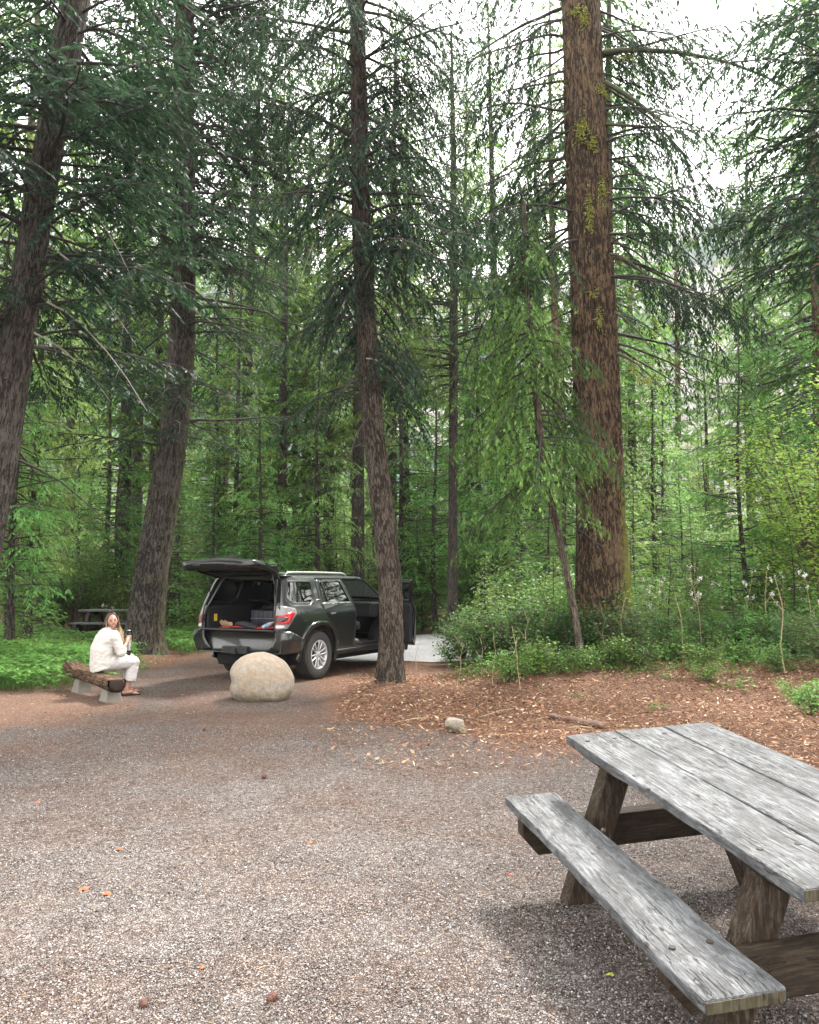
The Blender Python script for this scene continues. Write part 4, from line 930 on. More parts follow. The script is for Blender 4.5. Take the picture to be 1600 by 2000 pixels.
def bould(P):
    x, y, z = P.T
    k = 1 / (np.abs(x) ** 2.7 + np.abs(y) ** 2.4 + np.abs(z) ** 2.7) ** (1 / 2.6)
    k *= 1 - .19 * np.clip(x, 0, 1) * np.clip(z, 0, 1) * 1.6                     # slopes down to the right
    k *= 1 - .07 * np.clip(-x, 0, 1) * np.clip(z, 0, 1)
    k *= 1 - .10 * np.exp(-((x + .95) ** 2 + (z + .05) ** 2) / .05)              # hollow on the left flank
    return k
M_boul = stone_mat('granite_boulder', (.22, .185, .145), (.28, .245, .20), (.34, .31, .265), (.27, .175, .095))
stone('boulder', M_boul, (-2.07, 11.62, -.07), (.445, .42, .368), bould, 'large rounded pale boulder with rusty stains in front of the car bumper', 'boulder', 5, namp=.05)
def rocky(seed, q=5):
    r = np.random.default_rng(seed); D = norm(r.normal(0, 1, (9, 3))); h = r.uniform(.6, .95, 9)
    def f(P):
        d = P @ D.T; k = np.min(np.where(d > .15, h / np.maximum(d, .15), 9), 1); return np.minimum(k, 1.15)
    return f
M_rock = stone_mat('pale_rock', (.22, .19, .165), (.30, .27, .245), (.38, .35, .325), (.22, .15, .10), 4)
stone('rock', M_rock, (.485, 9.02, -.012), (.10, .10, .095), rocky(4), 'small pale jagged rock lying alone where gravel meets the leaf litter', 'rock', 4, 4, namp=.2)
stone('rock', M_rock, (.56, 8.98, -.012), (.055, .06, .045), rocky(8), 'flat little stone touching the right side of the pale jagged rock', 'rock', 8, 4, namp=.15)
stone('rock', M_rock, (3.72, 7.25, -.012), (.05, .05, .03), rocky(9), 'small round stone in the leaves at the right edge beyond the table', 'rock', 9, 4, namp=.1)
stone('rock', M_rock, (.165, 2.92, -.004), (.022, .03, .014), rocky(12), 'brown pebble standing out of the gravel at the bottom of the photo', 'rock', 12, 3, namp=.1)

# ------------------------------------------------------------------ log bench
M_logb = bark_mat('log_bark', (.04, .02, .012), (.27, .165, .10), (.48, .39, .29), scale=1.3, lichen=.3)
M_cut = plain('cut_log_end', (.022, .011, .007), .9, var=.5, scale=14, bump=.004)
M_conc = plain('concrete', (.17, .155, .13), .9, var=.18, scale=10, bump=.003)
lb_ = thing('log_bench', (-4.55, 11.9, 0), 'split log bench on two tapered concrete blocks under the seated woman', 'bench')
A0 = np.array([-5.18, 12.66, .33]); A1 = np.array([-3.93, 11.16, .258]); LO = np.array([-4.55, 11.9, 0.0])
t = np.linspace(0, 1, 30); path = A0 + (A1 - A0) * t[:, None]
rad = np.interp(t, [0, .12, .3, .5, .75, 1], [.12, .138, .118, .108, .112, .12])
V, F, uv, ms = trunk_np(path, rad, .03, 44, .012, 0, 77)
top_ = path[:, 2].mean(); V = V.copy(); ax = (A1 - A0) / np.linalg.norm(A1 - A0)
tt = ((V - A0) @ ax) / np.linalg.norm(A1 - A0); cz = A0[2] + (A1[2] - A0[2]) * tt
V[:, 2] = np.minimum(V[:, 2], cz + .062 + .014 * (fbm(V * 8, 2, 4) - .5) + .03 * np.exp(-(tt / .12) ** 2))     # split flat on top
lo = mesh_np('log', V - LO, F, M_logb, lb_, smooth=True, uv=uv, vv={'moss': ms})
for e, c_, r_ in ((-1, A0, .112), (1, A1, .115)):
    b = MB(); Mx = Vector(ax).to_track_quat('Z', 'Y').to_matrix(); b.lathe([(.0001, -.004), (r_ * .9, -.004), (r_ * .92, .004), (r_ * .6, .012), (.0001, .006)], 22, Mx if e > 0 else Matrix.Rotation(math.pi, 3, Vector((-ax[1], ax[0], 0)).normalized()) @ Mx, tuple(c_ - LO))
    ob = b.build('cut_end', M_cut, lo, smooth=True)
    for vtx in ob.data.vertices: vtx.co.z = min(vtx.co.z, c_[2] + .06)
for (sx, sy) in ((-4.10, 11.42), (-4.84, 12.28)):
    b = MB(); b.box((sx - LO[0], sy - LO[1], .075), (.30, .25, .25), Matrix.Rotation(math.atan2(ax[1], ax[0]), 3, 'Z'), taper=.62); b.build('concrete_support', M_conc, lb_, bevel=.012)

# ------------------------------------------------------------------ fallen stick, twigs, cones, orange leaves on the gravel
p0, p1 = gp(1068, 1402), gp(1178, 1424)
st = MB(); P = [p0.lerp(p1, k / 9) + Vector((0, .06 * math.sin(k / 9 * 3.1), .035 + .012 * math.sin(k * 1.7) + ghs(*p0.lerp(p1, k / 9).xy))) for k in range(10)]
st.tube(P, [.016, .024, .026, .027, .029, .032, .036, .036, .038, .034], 10)
ob = st.build('fallen_branch', plain('stick_bark', (.16, .10, .075), .85, var=.5, scale=20, bump=.006), smooth=True)
tag(ob, 'short brown fallen branch lying in the litter just beyond the table', 'branch')
M_straw = plain('straw_twig', (.42, .34, .23), .8, var=.2); r = np.random.default_rng(90)
tw = [('pale', 770, 1412, 850, 1402, 'straight pale twig lying right of the jagged rock'), ('pale', 1106, 1423, 1160, 1424, 'thin pale twig under the brown fallen branch'), ('pale', 990, 1370, 1030, 1345, 'pale bent stalk leaning over the leaf litter near the thin tree'),
      ('pale', 935, 1402, 1010, 1384, 'pale stalk lying in the red brown needles right of the jagged rock'), ('pale', 1290, 1398, 1345, 1394, 'thin twig lying in the leaves above the table top')]
for _, a, b, c, d, lab in tw:
    q0, q1 = gp(a, b), gp(c, d); m = MB(); m.tube([q0 + Vector((0, 0, .012 + ghs(*q0.xy))), q0.lerp(q1, .5) + Vector((.01, .02, .03 + ghs(*q0.xy))), q1 + Vector((0, 0, .012 + ghs(*q1.xy)))], [.004, .006, .004], 5)
    tag(m.build('twig', M_straw, smooth=True), lab, 'twig', 'twigs lying on the ground')
M_cone = plain('pine_cone', (.075, .03, .02), .85, var=.5, scale=30)
for (px, py, s, lab) in ((532, 1956, .019, 'dark cone on the gravel at the bottom, right of its pair'), (280, 1966, .017, 'dark cone on the gravel at the bottom left'), (516, 1520, .022, 'small dark red cone alone in the middle of the gravel'), (399, 1427, .016, 'tiny dark cone on the gravel in front of the boulder')):
    q = gp(px, py); b = MB(); rr = []
    for k in range(9):
        u = k / 8; rr.append((s * (.25 + .75 * math.sin(math.pi * min(1, u * .85 + .12))) * (1 if k % 2 else .8), s * 3 * (u - .5)))
    b.lathe([(.0005, rr[0][1])] + rr + [(.0005, rr[-1][1])], 9, (Matrix.Rotation(r.uniform(0, 3), 3, 'Z') @ Matrix.Rotation(R(85), 3, 'Y')), (q.x, q.y, s * .8)); tag(b.build('pine_cone', M_cone), lab, 'pine cone', 'fallen cones')
M_ol = plain('orange_leaf', (.45, .085, .025), .7, var=.3, scale=20); M_yl = plain('yellow_leaf', (.32, .32, .04), .7, var=.3, scale=20)
def leaf(px, py, s, m, lab):
    q = gp(px, py); a = r.uniform(0, 6.28); n_ = 10; vs = [(0, 0, .35 * s)]
    for k in range(n_): e = a + k * 2 * math.pi / n_; ra = s * (1.0 if k % 2 else .62) * (1.25 if k in (0, 5) else 1); vs.append((math.cos(e) * ra, math.sin(e) * ra, s * .25 * math.sin(k * 2.1)))
    vs = [(x + q.x, y + q.y, z + .012) for x, y, z in vs]; b = MB(); b.add(vs, [(0, k + 1, (k + 1) % n_ + 1) for k in range(n_)]); ob = b.build('fallen_leaf', m)
    d = ob.modifiers.new('t', 'SOLIDIFY'); d.thickness = .0012; tag(ob, lab, 'leaf', 'single leaves on the gravel')
for a in ((232, 1662, .022, M_ol, 'orange leaf on the gravel left of the middle, topmost of four'), (163, 1741, .026, M_ol, 'bright orange leaf on the left gravel, left one of a pair'), (209, 1750, .024, M_ol, 'torn orange leaf on the left gravel, right one of a pair'), (606, 1649, .022, M_ol, 'red orange leaf on the gravel left of the bench'),
          (998, 1713, .016, M_ol, 'small red leaf on the gravel beside the far end of the bench'), (1193, 1909, .016, M_yl, 'yellow green leaf on the gravel beside the near half of the bench'), (73, 1570, .018, M_ol, 'small orange leaf on the gravel at the left edge'), (395, 1895, .014, M_ol, 'tiny orange speck of leaf on the lower left gravel')): leaf(*a)

# ------------------------------------------------------------------ dry stalks with white seed fluff
M_stalk = plain('dry_stalk', (.36, .28, .17), .85, var=.3); M_fluff = plain('seed_fluff', (.80, .77, .74), .9, var=.1)
def stalk(seed, h, fluff, lean):
    root = thing('dry_stalk', (0, 0, 0), 'x', 'stalk'); r = np.random.default_rng(seed); t = np.linspace(0, 1, 8)
    P = np.stack([lean * t ** 1.5 + .015 * np.sin(t * 9 + seed), .02 * np.sin(t * 7), h * t - .05 * (t == 0)], -1); W = [tube_np(P, .006 * (1 - .55 * t), 5)]; tips = [P[-1]]
    for k in range(4 if fluff else 2):
        u = r.uniform(.55, .95); b = np.array([np.interp(u, t, P[:, i]) for i in range(3)]); a = r.uniform(0, 6.28); Q = b + np.array([math.cos(a) * .12, math.sin(a) * .12, .12 + .05 * r.random()]) * np.linspace(0, 1, 4)[:, None]; W.append(tube_np(Q, np.array([.003, .0025, .002, .002]), 4)); tips.append(Q[-1])
    V, F, _ = merge([(a, b, np.zeros(0)) for a, b in W]); mesh_np('stem', V, F, M_stalk, root, smooth=True)
    if fluff:
        T = np.array(tips); k = r.integers(0, len(T), 90); Pp = T[k] + r.normal(0, .018, (90, 3)); D = norm(r.normal(0, 1, (90, 3))); Wd = norm(np.cross(D, r.normal(0, 1, (90, 3))))
        V, F = blades(Pp, D, Wd, r.uniform(.015, .03, 90), r.uniform(.008, .014, 90)); mesh_np('seed_heads', V, F, M_fluff, root)
    return root
P_st = [stalk(1, 1.15, True, .12), stalk(2, .95, False, -.1), stalk(3, 1.35, True, -.15), stalk(4, .6, False, .08)]; random.seed(5)
for k, (i, px, py, sc) in enumerate(((0, 1180, 1300, .95), (2, 1160, 1290, .7), (1, 1120, 1300, 1), (1, 1215, 1330, .9), (2, 1262, 1300, .9), (0, 1285, 1296, 1.05), (1, 1340, 1325, .95), (0, 1355, 1300, .8), (2, 1375, 1315, .95), (0, 1400, 1290, 1), (2, 1455, 1300, 1), (0, 1475, 1285, 1.05),
                          (2, 1500, 1310, .95), (0, 1520, 1300, 1.1), (1, 1535, 1345, 1.2), (2, 1560, 1305, .9), (0, 1590, 1320, 1), (2, 1345, 1290, 1.05), (1, 1060, 1325, 1.0), (1, 1072, 1322, .8), (3, 895, 1345, 1.1), (3, 965, 1352, 1.2), (3, 942, 1330, 1), (1, 1015, 1358, .95), (3, 1180, 1330, 1), (1, 872, 1300, .7), (3, 1028, 1332, 1.3),
                          (0, 200, 1262, .8), (2, 215, 1250, .7), (0, 125, 1235, .8), (2, 335, 1225, .9), (3, 810, 1335, 1))):
    p = gp(px, py); wv, _ = where(p.x, p.y); sc *= 1.3 if px > 1090 else 1
    lab = ('dry stalk with white seed heads' if i in (0, 2) else 'bare straw coloured stalk') + (', short' if sc * (1.15, .95, 1.35, .6)[i] < .85 else ', tall') + ' ' + wv
    loc = (p.x, p.y, ghs(p.x, p.y))
    if P_st[i]['label'] == 'x': P_st[i].location = loc; P_st[i].scale = (sc,) * 3; P_st[i]['label'] = lab; P_st[i]['group'] = 'dry stalks ' + wv
    else: copy_thing(P_st[i], loc, random.uniform(0, 6.28), sc, lab, 'dry stalks ' + wv)
# ------------------------------------------------------------------ the parked car (local: +X forward, +Y left, origin under the rear axle)
def paint(name, c, rough=.28, metal=.55):
    g = G(name); o = g.obj(); n = g.noise(o, 3, 4); fl = g.noise(o, 900, 1)
    col = g.mix(fl, c4([x * .8 for x in c]), c4([x * 1.3 for x in c]))
    z = g.n('SeparateXYZ', out=2, Vector=o); dust = g.math('MULTIPLY', g.ramp(z, [(.45, .22), (1.0, 0.01)]), g.ramp(g.noise(o, 9, 5, .7), [(.35, .3), (.7, 1.0)]))
    col = g.mix(dust, col, c4((.12, .10, .085)))
    return g.end(g.surf(col, g.math('ADD', rough, g.math('MULTIPLY', dust, .6)), None, metal, .5, Coat_Weight=.8, Coat_Roughness=.05))
M_paint = paint('green_grey_paint', (.0075, .0100, .0100), metal=.25)
M_black = plain('black_trim', (.009, .009, .010), .5, var=.3)
M_blackg = plain('gloss_black', (.006, .006, .007), .18)
M_int = plain('dark_interior', (.007, .007, .008), .8, var=.3)
M_dark = plain('dark_rubber', (.022, .021, .021), .75, var=.4, scale=20)
M_tyre = plain('tyre_rubber', (.030, .029, .028), .8, var=.35, scale=14, bump=.002)
M_alloy = plain('alloy', (.50, .50, .51), .3, metal=.25, var=.05)
M_chrome = plain('bright_metal', (.7, .7, .72), .2, metal=1.0, var=.03)
M_silver = plain('silver_rail', (.40, .41, .42), .3, metal=.3, var=.05)
def glass(name, tint, fac=.35):
    g = G(name); fr = g.n('LayerWeight', out=0, Blend=.35); o = g.obj()
    tr = g.n('BsdfTransparent', Color=c4(tint)); gl = g.n('BsdfGlossy', Roughness=.02, Color=(1, 1, 1, 1))
    f = g.math('ADD', g.math('MULTIPLY', fr, .75), .05)
    return g.end(g.n('MixShader', i0=f, i1=tr, i2=gl))
M_tint = glass('tinted_glass', (.10, .11, .11)); M_clear = glass('window_glass', (.62, .72, .68))
M_red = plain('red_lens', (.42, .012, .018), .12, var=.1); M_lclear = plain('clear_lens', (.20, .19, .19), .10, var=.25, scale=30)
M_inlay = plain('lamp_inlay', (.06, .035, .035), .25, var=.8, scale=60)

def resamp(poly, step, closed=True):
    out = []; n = len(poly)
    for i in range(n if closed else n - 1):
        a, b = np.array(poly[i]), np.array(poly[(i + 1) % n]); k = max(1, int(np.ceil(np.linalg.norm(b - a) / step)))
        for q in range(k): out.append(tuple(a + (b - a) * q / k))
    return out
def rnd(poly, rad, n=5):
    """rounded corners"""
    out = []; N = len(poly)
    for i in range(N):
        p = np.array(poly[i], float); a = np.array(poly[i - 1], float) - p; b = np.array(poly[(i + 1) % N], float) - p
        la, lb = np.linalg.norm(a), np.linalg.norm(b); r_ = min(rad[i] if hasattr(rad, '__len__') else rad, la * .48, lb * .48)
        s, e = p + a / la * r_, p + b / lb * r_
        for k in range(n + 1):
            t = k / n; out.append(tuple((1 - t) ** 2 * s + 2 * t * (1 - t) * p + t * t * e))
    return out
def inside(P, poly):
    x, y = P[:, 0], P[:, 1]; c = np.zeros(len(P), bool); n = len(poly)
    for i in range(n):
        x1, y1 = poly[i]; x2, y2 = poly[(i + 1) % n]
        if y1 == y2: continue
        k = ((y1 > y) != (y2 > y)) & (x < (x2 - x1) * (y - y1) / (y2 - y1) + x1); c ^= k
    return c
def fill2(outer, holes=(), res=.06):
    outer = resamp(outer, res); holes = [resamp(h, res) for h in holes]
    pts, edges = [], []
    for lp in [outer] + holes:
        o = len(pts); pts += lp; edges += [(o + i, o + (i + 1) % len(lp)) for i in range(len(lp))]
    B = np.array(pts); lo, hi = B.min(0), B.max(0)
    gx_, gy_ = np.meshgrid(np.arange(lo[0] + res / 2, hi[0], res), np.arange(lo[1] + res / 2, hi[1], res)); Q = np.stack([gx_.ravel(), gy_.ravel()], -1)
    k = inside(Q, outer)
    for h in holes: k &= ~inside(Q, h)
    Q = Q[k]
    if len(Q): d = np.min(np.linalg.norm(Q[:, None] - B[None], axis=-1), 1); Q = Q[d > res * .45]
    allp = [Vector(p) for p in pts] + [Vector(p) for p in Q]
    vs, es, fs, *_ = geometry.delaunay_2d_cdt(allp, edges, [], 0, 1e-6)
    V = np.array([(v.x, v.y) for v in vs]); F = np.array([f for f in fs if len(f) == 3]); C = V[F].mean(1); k = inside(C, outer)
    for h in holes: k &= ~inside(C, h)
    return V, F[k]
CRZ = R(62.5)
car = thing('parked_car', (-2.32, 14.40, .0), 'dark green grey off-road car parked with its tailgate and front door open', 'car', rz=CRZ)
car.location.z = .02
def part(name, V, F, m, parent=None, th=.0, smooth=True, off=-1, bevel=0):
    ob = mesh_np(name, V, F, m, parent or car, smooth=smooth)
    if th: d = ob.modifiers.new('t', 'SOLIDIFY'); d.thickness = th; d.offset = off
    return ob
_wz = [.25, .45, .60, .80, .98, 1.08, 1.16, 1.22, 1.27, 1.66, 1.72, 1.76]; _ww = [.86, .905, .925, .938, .945, .938, .918, .897, .878, .738, .712, .68]
def W_(z): return np.interp(z, _wz, _ww)
def Xr(z): return np.interp(z, [.3, .75, 1.1, 1.25, 1.66, 1.76], [-1.03, -1.045, -1.03, -1.0, -.83, -.76])
RC = .14
def B_(u, z, s=-1, off=0.0):
    """body surface: u runs along the side (=x), round the rear corner and across the tail; s=-1 is the right side"""
    u, z = np.asarray(u, float), np.asarray(z, float); w = W_(z); xr = Xr(z); xc = xr + RC; al = RC * math.pi / 2
    t = np.clip((u + .4) / -.43, 0, 1); x = np.where(u > -.4, u, -.4 + t * (xc + .4)); tp = .035 * t ** 2 + .10 * np.clip((u - 2.9) / .9, 0, 1) ** 2
    a = np.clip((-.83 - u) / al, 0, 1) * math.pi / 2; q = np.clip((-.83 - al - u) / .75, 0, 1)
    y = w - tp - RC * (1 - np.cos(a)); x = x - RC * np.sin(a); y = y * (1 - q); x = x - .03 * q
    nx = np.where(u < -.4, -np.sin(a), 0); ny = np.cos(a)
    return np.stack([x + nx * off, s * (y + ny * off), z], -1)
def side(outer, holes, s=-1, off=0.0, res=.06):
    V, F = fill2(outer, holes, res); P = B_(V[:, 0], V[:, 1], s, off)
    return P, (F if s < 0 else F[:, ::-1])
def arch(cx, R0, a0=0, a1=180, n=26, dz=0):
    out = []
    for k in range(n + 1):
        a = R(a0 + (a1 - a0) * k / n); c, s_ = math.cos(a), math.sin(a)
        out.append((cx + R0 * math.copysign(abs(c) ** .82, c), .40 + dz + R0 * .98 * math.copysign(abs(s_) ** .86, s_)))
    return out
win_q = rnd([(-.80, 1.655), (-.86, 1.38), (-.70, 1.285), (-.22, 1.275), (-.09, 1.36), (-.04, 1.655)], .06)
win_r = rnd([(.22, 1.65), (.20, 1.285), (1.07, 1.275), (.90, 1.655)], [.05, .02, .03, .03])
win_f = rnd([(1.06, 1.645), (1.24, 1.285), (2.28, 1.27), (1.72, 1.645)], .03)
door_r = rnd([(.13, 1.685), (.12, 1.27), (.22, 1.05), (.46, .86), (.55, .62), (.60, .47), (1.16, .47), (1.17, 1.26), (.98, 1.69)], .04)
door_f = rnd([(1.01, 1.69), (1.19, 1.26), (1.18, .47), (2.22, .47), (2.34, .75), (2.40, 1.24), (1.78, 1.69)], .04)
def infl(poly, d):
    c = np.mean(poly, 0); P = np.array(poly); n = len(P); out = []
    for i in range(n):
        t = P[(i + 1) % n] - P[i - 1]; t = t / (np.linalg.norm(t) + 1e-9); nn = np.array([t[1], -t[0]])
        if np.dot(nn, P[i] - c) < 0: nn = -nn
        out.append(tuple(P[i] + nn * d))
    return out
UT = -1.062                                           # where the tail opening begins
ar_r = [(-.52, .0)] + arch(0, .52)[::-1] + [(.52, .0)]
body_out = [(UT, .70), (UT - .0, 1.70), (-1.13, 1.742), (-.9, 1.748), (-.4, 1.752), (1.2, 1.752), (1.62, 1.745), (1.80, 1.70), (2.50, 1.22), (3.0, 1.13), (3.55, 1.02), (3.62, .60), (3.30, .44), (3.30, .40)] + arch(2.79, .52)[2:-2] + [(2.28, .40), (2.27, .42), (.55, .42)] + arch(0, .52)[2:-2] + [(-.52, .46), (-.75, .50), (-1.2, .52)]
for s in (-1, 1):
    P, F = side(body_out, [win_q, infl(door_r, .006), infl(door_f, .006)], s, res=.05)
    part('body_side', P, F, M_paint, th=.03)
    # inner lining
    P, F = side(infl(body_out, -.06), [win_q, win_r, win_f] if s > 0 else [win_q, win_r, infl(door_f, -.02)], s, -.055, res=.08); part('inner_trim', P, F, M_int)
    # rear door
    P, F = side(door_r, [infl(win_r, .006)], s, .002, res=.05); d = part('rear_door', P, F, M_paint, th=.03)
    P, F = side(infl(win_r, .012), [infl(win_r, -.008)], s, .004, .05); part('window_frame', P, F, M_black, d, th=.012)
    P, F = side(win_r, [], s, -.012, .08); part('window', P, F, M_tint, d)
    P, F = side([(.33, 1.285), (.36, 1.285), (.31, 1.65), (.29, 1.65)], [], s, .002, .08); part('window_divider', P, F, M_black, d, th=.01)
    P, F = side([(.14, 1.262), (1.16, 1.256), (1.16, 1.272), (.14, 1.278)], [], s, .006, .08); part('belt_moulding', P, F, M_chrome, d, th=.006)
    P, F = side(rnd([(.30, 1.06), (.47, 1.07), (.47, 1.11), (.30, 1.10)], .015), [], s, .03, .04); h = part('door_handle', P, F, M_paint, d, th=.012)
    P, F = side(rnd([(.31, 1.045), (.45, 1.045), (.45, 1.125), (.31, 1.125)], .03), [], s, .004, .04); part('handle_recess', P, F, M_black, d)
    # quarter window
    P, F = side(infl(win_q, .010), [infl(win_q, -.012)], s, .003, .05); fr = part('quarter_window', P, F, M_black, th=.012)
    P, F = side(win_q, [], s, -.006, .06); part('pane', P, F, M_tint, fr)
    # wheel arch flares
    for cx, nm in ((0, 'rear'), (2.79, 'front')):
        o_ = arch(cx, .585, -14, 194); i_ = arch(cx, .515, -12, 192)
        if cx == 0: o_[-1] = (-.62, .34); i_[-1] = (-.54, .30); o_[-2] = (-.60, .42)
        P, F = side(o_ + i_[::-1], [], s, .028, .04); part('wheel_arch_flare', P, F, M_paint, th=.045)
        b = MB(); b.tube([(cx + math.cos(a) * .54, s * .64, .42 + .52 * math.sin(a)) for a in np.linspace(-.2, math.pi + .2, 16)], [.02] * 16, 4); 
        V = []; 
        for a in np.linspace(-.3, math.pi + .3, 22):
            for yy in (.56, .90): V.append((cx + math.cos(a) * .535, s * yy, .42 + .525 * math.sin(a)))
        i = np.arange(44).reshape(22, 2); part('arch_liner', V, np.stack([i[:-1, 0], i[:-1, 1], i[1:, 1], i[1:, 0]], -1), M_int, th=.01)
    # fuel flap / pillar badge
    if s < 0:
        t_ = np.linspace(0, 2 * math.pi, 30); V = B_(-.47 + .088 * np.cos(t_), 1.075 + .088 * np.sin(t_), s, .0045); b = MB()
        b.tube([tuple(v) for v in V], .0035, 4, caps=False); b.build('fuel_flap', M_black, car, smooth=True)
    P, F = side(rnd([(-.02, 1.315), (.09, 1.315), (.09, 1.345), (-.02, 1.345)], .01), [], s, .006, .05); part('pillar_badge', P, F, M_chrome, th=.004)
    # rocker step
    b = MB(); b.box((1.38, s * .90, .40), (1.72, .09, .09)); b.build('side_step', M_black, car, bevel=.02)
    # mud flaps
    b = MB(); Mx = Matrix.Rotation(R(-9), 3, 'Y'); b.prism(rnd([(-.16, .0), (.15, .0), (.13, -.27), (.06, -.33), (-.10, -.33), (-.15, -.27)], .03), .014, Mx @ Matrix(((0, 0, 1), (1, 0, 0), (0, 1, 0))), (-.50, s * .80, .56)); b.build('mud_flap', M_dark, car)
    # roof rails
    b = MB(); zr = 1.803
    b.tube([(-.62, s * .625, 1.758), (-.55, s * .63, zr - .004), (-.40, s * .63, zr), (.4, s * .63, zr + .006), (1.1, s * .625, zr), (1.24, s * .62, zr - .008), (1.34, s * .615, 1.752)], [.016, .021, .021, .021, .021, .021, .014], 8); b.build('roof_rail', M_silver, car, smooth=True)
    # tail lamps
    lamp = [(-1.055, 1.245), (-.95, 1.255), (-.83, 1.235), (-.68, 1.20), (-.67, 1.12), (-.76, 1.03), (-.83, .93), (-.87, .875), (-1.055, .865)]
    P, F = side(rnd(lamp, .03), [], s, .030, .03); L = part('tail_lamp', P, F, M_lclear, th=.03)
    red = [(-1.05, 1.095), (-.93, 1.105), (-.80, 1.15), (-.72, 1.14), (-.80, 1.02), (-.86, .955), (-1.05, .955)]
    P, F = side(rnd(red, .015), [], s, .036, .03); part('red_lens', P, F, M_red, L, th=.006)
    P, F = side(rnd([(-1.045, 1.08), (-.93, 1.08), (-.86, 1.06), (-.92, .995), (-1.045, .985)], .012), [], s, .041, .03); part('lamp_inlay', P, F, M_inlay, L, th=.005)
    P, F = side(rnd([(-1.045, .935), (-.93, .935), (-.90, .89), (-1.045, .885)], .01), [], s, .036, .03); part('reverse_light', P, F, plain('reverse_lens', (.48, .46, .45), .15), L, th=.005)
# left front door, closed
P, F = side(door_f, [infl(win_f, .006)], 1, .002, .05); d = part('front_door', P, F, M_paint, th=.03)
P, F = side(infl(win_f, .012), [infl(win_f, -.008)], 1, .004, .05); part('window_frame', P, F, M_black, d, th=.012)
P, F = side(win_f, [], 1, -.012, .08); part('window', P, F, M_clear, d)
def mirror(parent, X, s):
    b = MB(); b.box((0, 0, 0), (.13, .21, .17)); ob = b.build('side_mirror', M_paint, parent, bevel=.04, seg=4, smooth=True)
    for v in ob.data.vertices: v.co = X(Vector((2.10, s * 1.06, 1.27)) + v.co)
    b = MB(); b.box((0, 0, 0), (.004, .17, .13)); g_ = b.build('mirror_glass', M_chrome, ob, bevel=.001)
    for v in g_.data.vertices: v.co = X(Vector((2.033, s * 1.06, 1.27)) + v.co)
mirror(d, lambda v: v, 1)
# right front door, swung open about its hinge
HX_, HYy, ANG = 2.30, -.90, R(-60)
def swing(P):
    P = np.asarray(P, float).copy(); x, y = P[:, 0] - HX_, P[:, 1] - HYy; c, s_ = math.cos(-ANG), math.sin(-ANG)
    P[:, 0] = HX_ + x * c - y * s_ ; P[:, 1] = HYy + x * s_ + y * c; return P
P, F = side(door_f, [infl(win_f, .006)], -1, .002, .05); d = part('front_door', swing(P), F, M_paint, th=.02)
P, F = side(infl(win_f, .02), [infl(win_f, -.03)], -1, -.02, .05); part('window_frame', swing(P), F, M_black, d, th=.05, off=0)
P, F = side(win_f, [], -1, -.020, .08); part('window', swing(P), F, M_clear, d)
Vq, Fq = fill2(rnd([(1.22, 1.25), (1.21, .50), (2.20, .50), (2.32, .76), (2.37, 1.23)], .05), [], .08)
P = np.stack([Vq[:, 0], -(W_(Vq[:, 1]) - .10 - .03 * np.sin((Vq[:, 1] - .5) * 5)), Vq[:, 1]], -1); part('door_trim', swing(P), Fq, M_int, d, th=.07, off=1)
b = MB(); b.box((1.62, -.79, .90), (.50, .07, .05)); b.box((1.72, -.80, .66), (.7, .06, .12)); ob = b.build('armrest', M_black, d, bevel=.015)
for v in ob.data.vertices: v.co = Vector(swing([tuple(v.co)])[0])
mirror(d, lambda v: Vector(swing([tuple(v)])[0]), -1)

# roof, windscreen, bonnet, nose
xs = np.linspace(-.77, 1.70, 26); ys = np.linspace(-1, 1, 19); V = []
for x in xs:
    for y in ys:
        e = min(1, (x + .77) / .25); f = min(1, (1.70 - x) / .5)
        V.append((x - .03 * (1 - y * y) * (x < -.6), y * .697, 1.748 + .052 * (1 - abs(y) ** 2.6) * (.45 + .55 * e) * (.35 + .65 * f)))
i = np.arange(26 * 19).reshape(26, 19); RF_ = np.stack([i[:-1, :-1], i[1:, :-1], i[1:, 1:], i[:-1, 1:]], -1).reshape(-1, 4)
part('roof', V, RF_, M_paint, th=.02)
b = MB(); b.box((.45, 0, 1.70), (2.3, 1.28, .02)); b.build('roof_lining', M_int, car)
b = MB(); b.tube([(.95, -.30, 1.79), (.82, -.30, 1.86)], [.012, .006], 6); b.build('aerial', M_black, car)
V = [(1.70 + .80 * t, y * (.69 + .14 * t), 1.765 - .52 * t + .03 * (1 - y * y)) for t in np.linspace(0, 1, 6) for y in np.linspace(-1, 1, 9)]
i = np.arange(54).reshape(6, 9); part('windscreen', V, np.stack([i[:-1, :-1], i[1:, :-1], i[1:, 1:], i[:-1, 1:]], -1).reshape(-1, 4), M_clear)
V = [(2.46 + 1.12 * t, y * (.90 - .10 * t ** 2), 1.245 - .14 * t - .06 * t ** 3 + .04 * (1 - abs(y) ** 3)) for t in np.linspace(0, 1, 8) for y in np.linspace(-1, 1, 11)]
i = np.arange(88).reshape(8, 11); part('bonnet', V, np.stack([i[:-1, :-1], i[1:, :-1], i[1:, 1:], i[:-1, 1:]], -1).reshape(-1, 4), M_paint, th=.02)
b = MB(); b.box((3.50, 0, .80), (.22, 1.62, .52)); b.build('nose', M_paint, car, bevel=.06, seg=4, smooth=True)
b = MB(); [b.box((3.615, 0, .72 + k * .075), (.02, 1.0, .035)) for k in range(4)]; b.build('grille', M_blackg, car)
for s in (-1, 1):
    b = MB(); b.box((3.58, s * .68, .93), (.12, .26, .16)); b.build('headlight', M_lclear, car, bevel=.03, seg=3)
b = MB(); b.box((3.52, 0, .50), (.30, 1.70, .16)); b.build('front_bumper', M_paint, car, bevel=.05, seg=3)

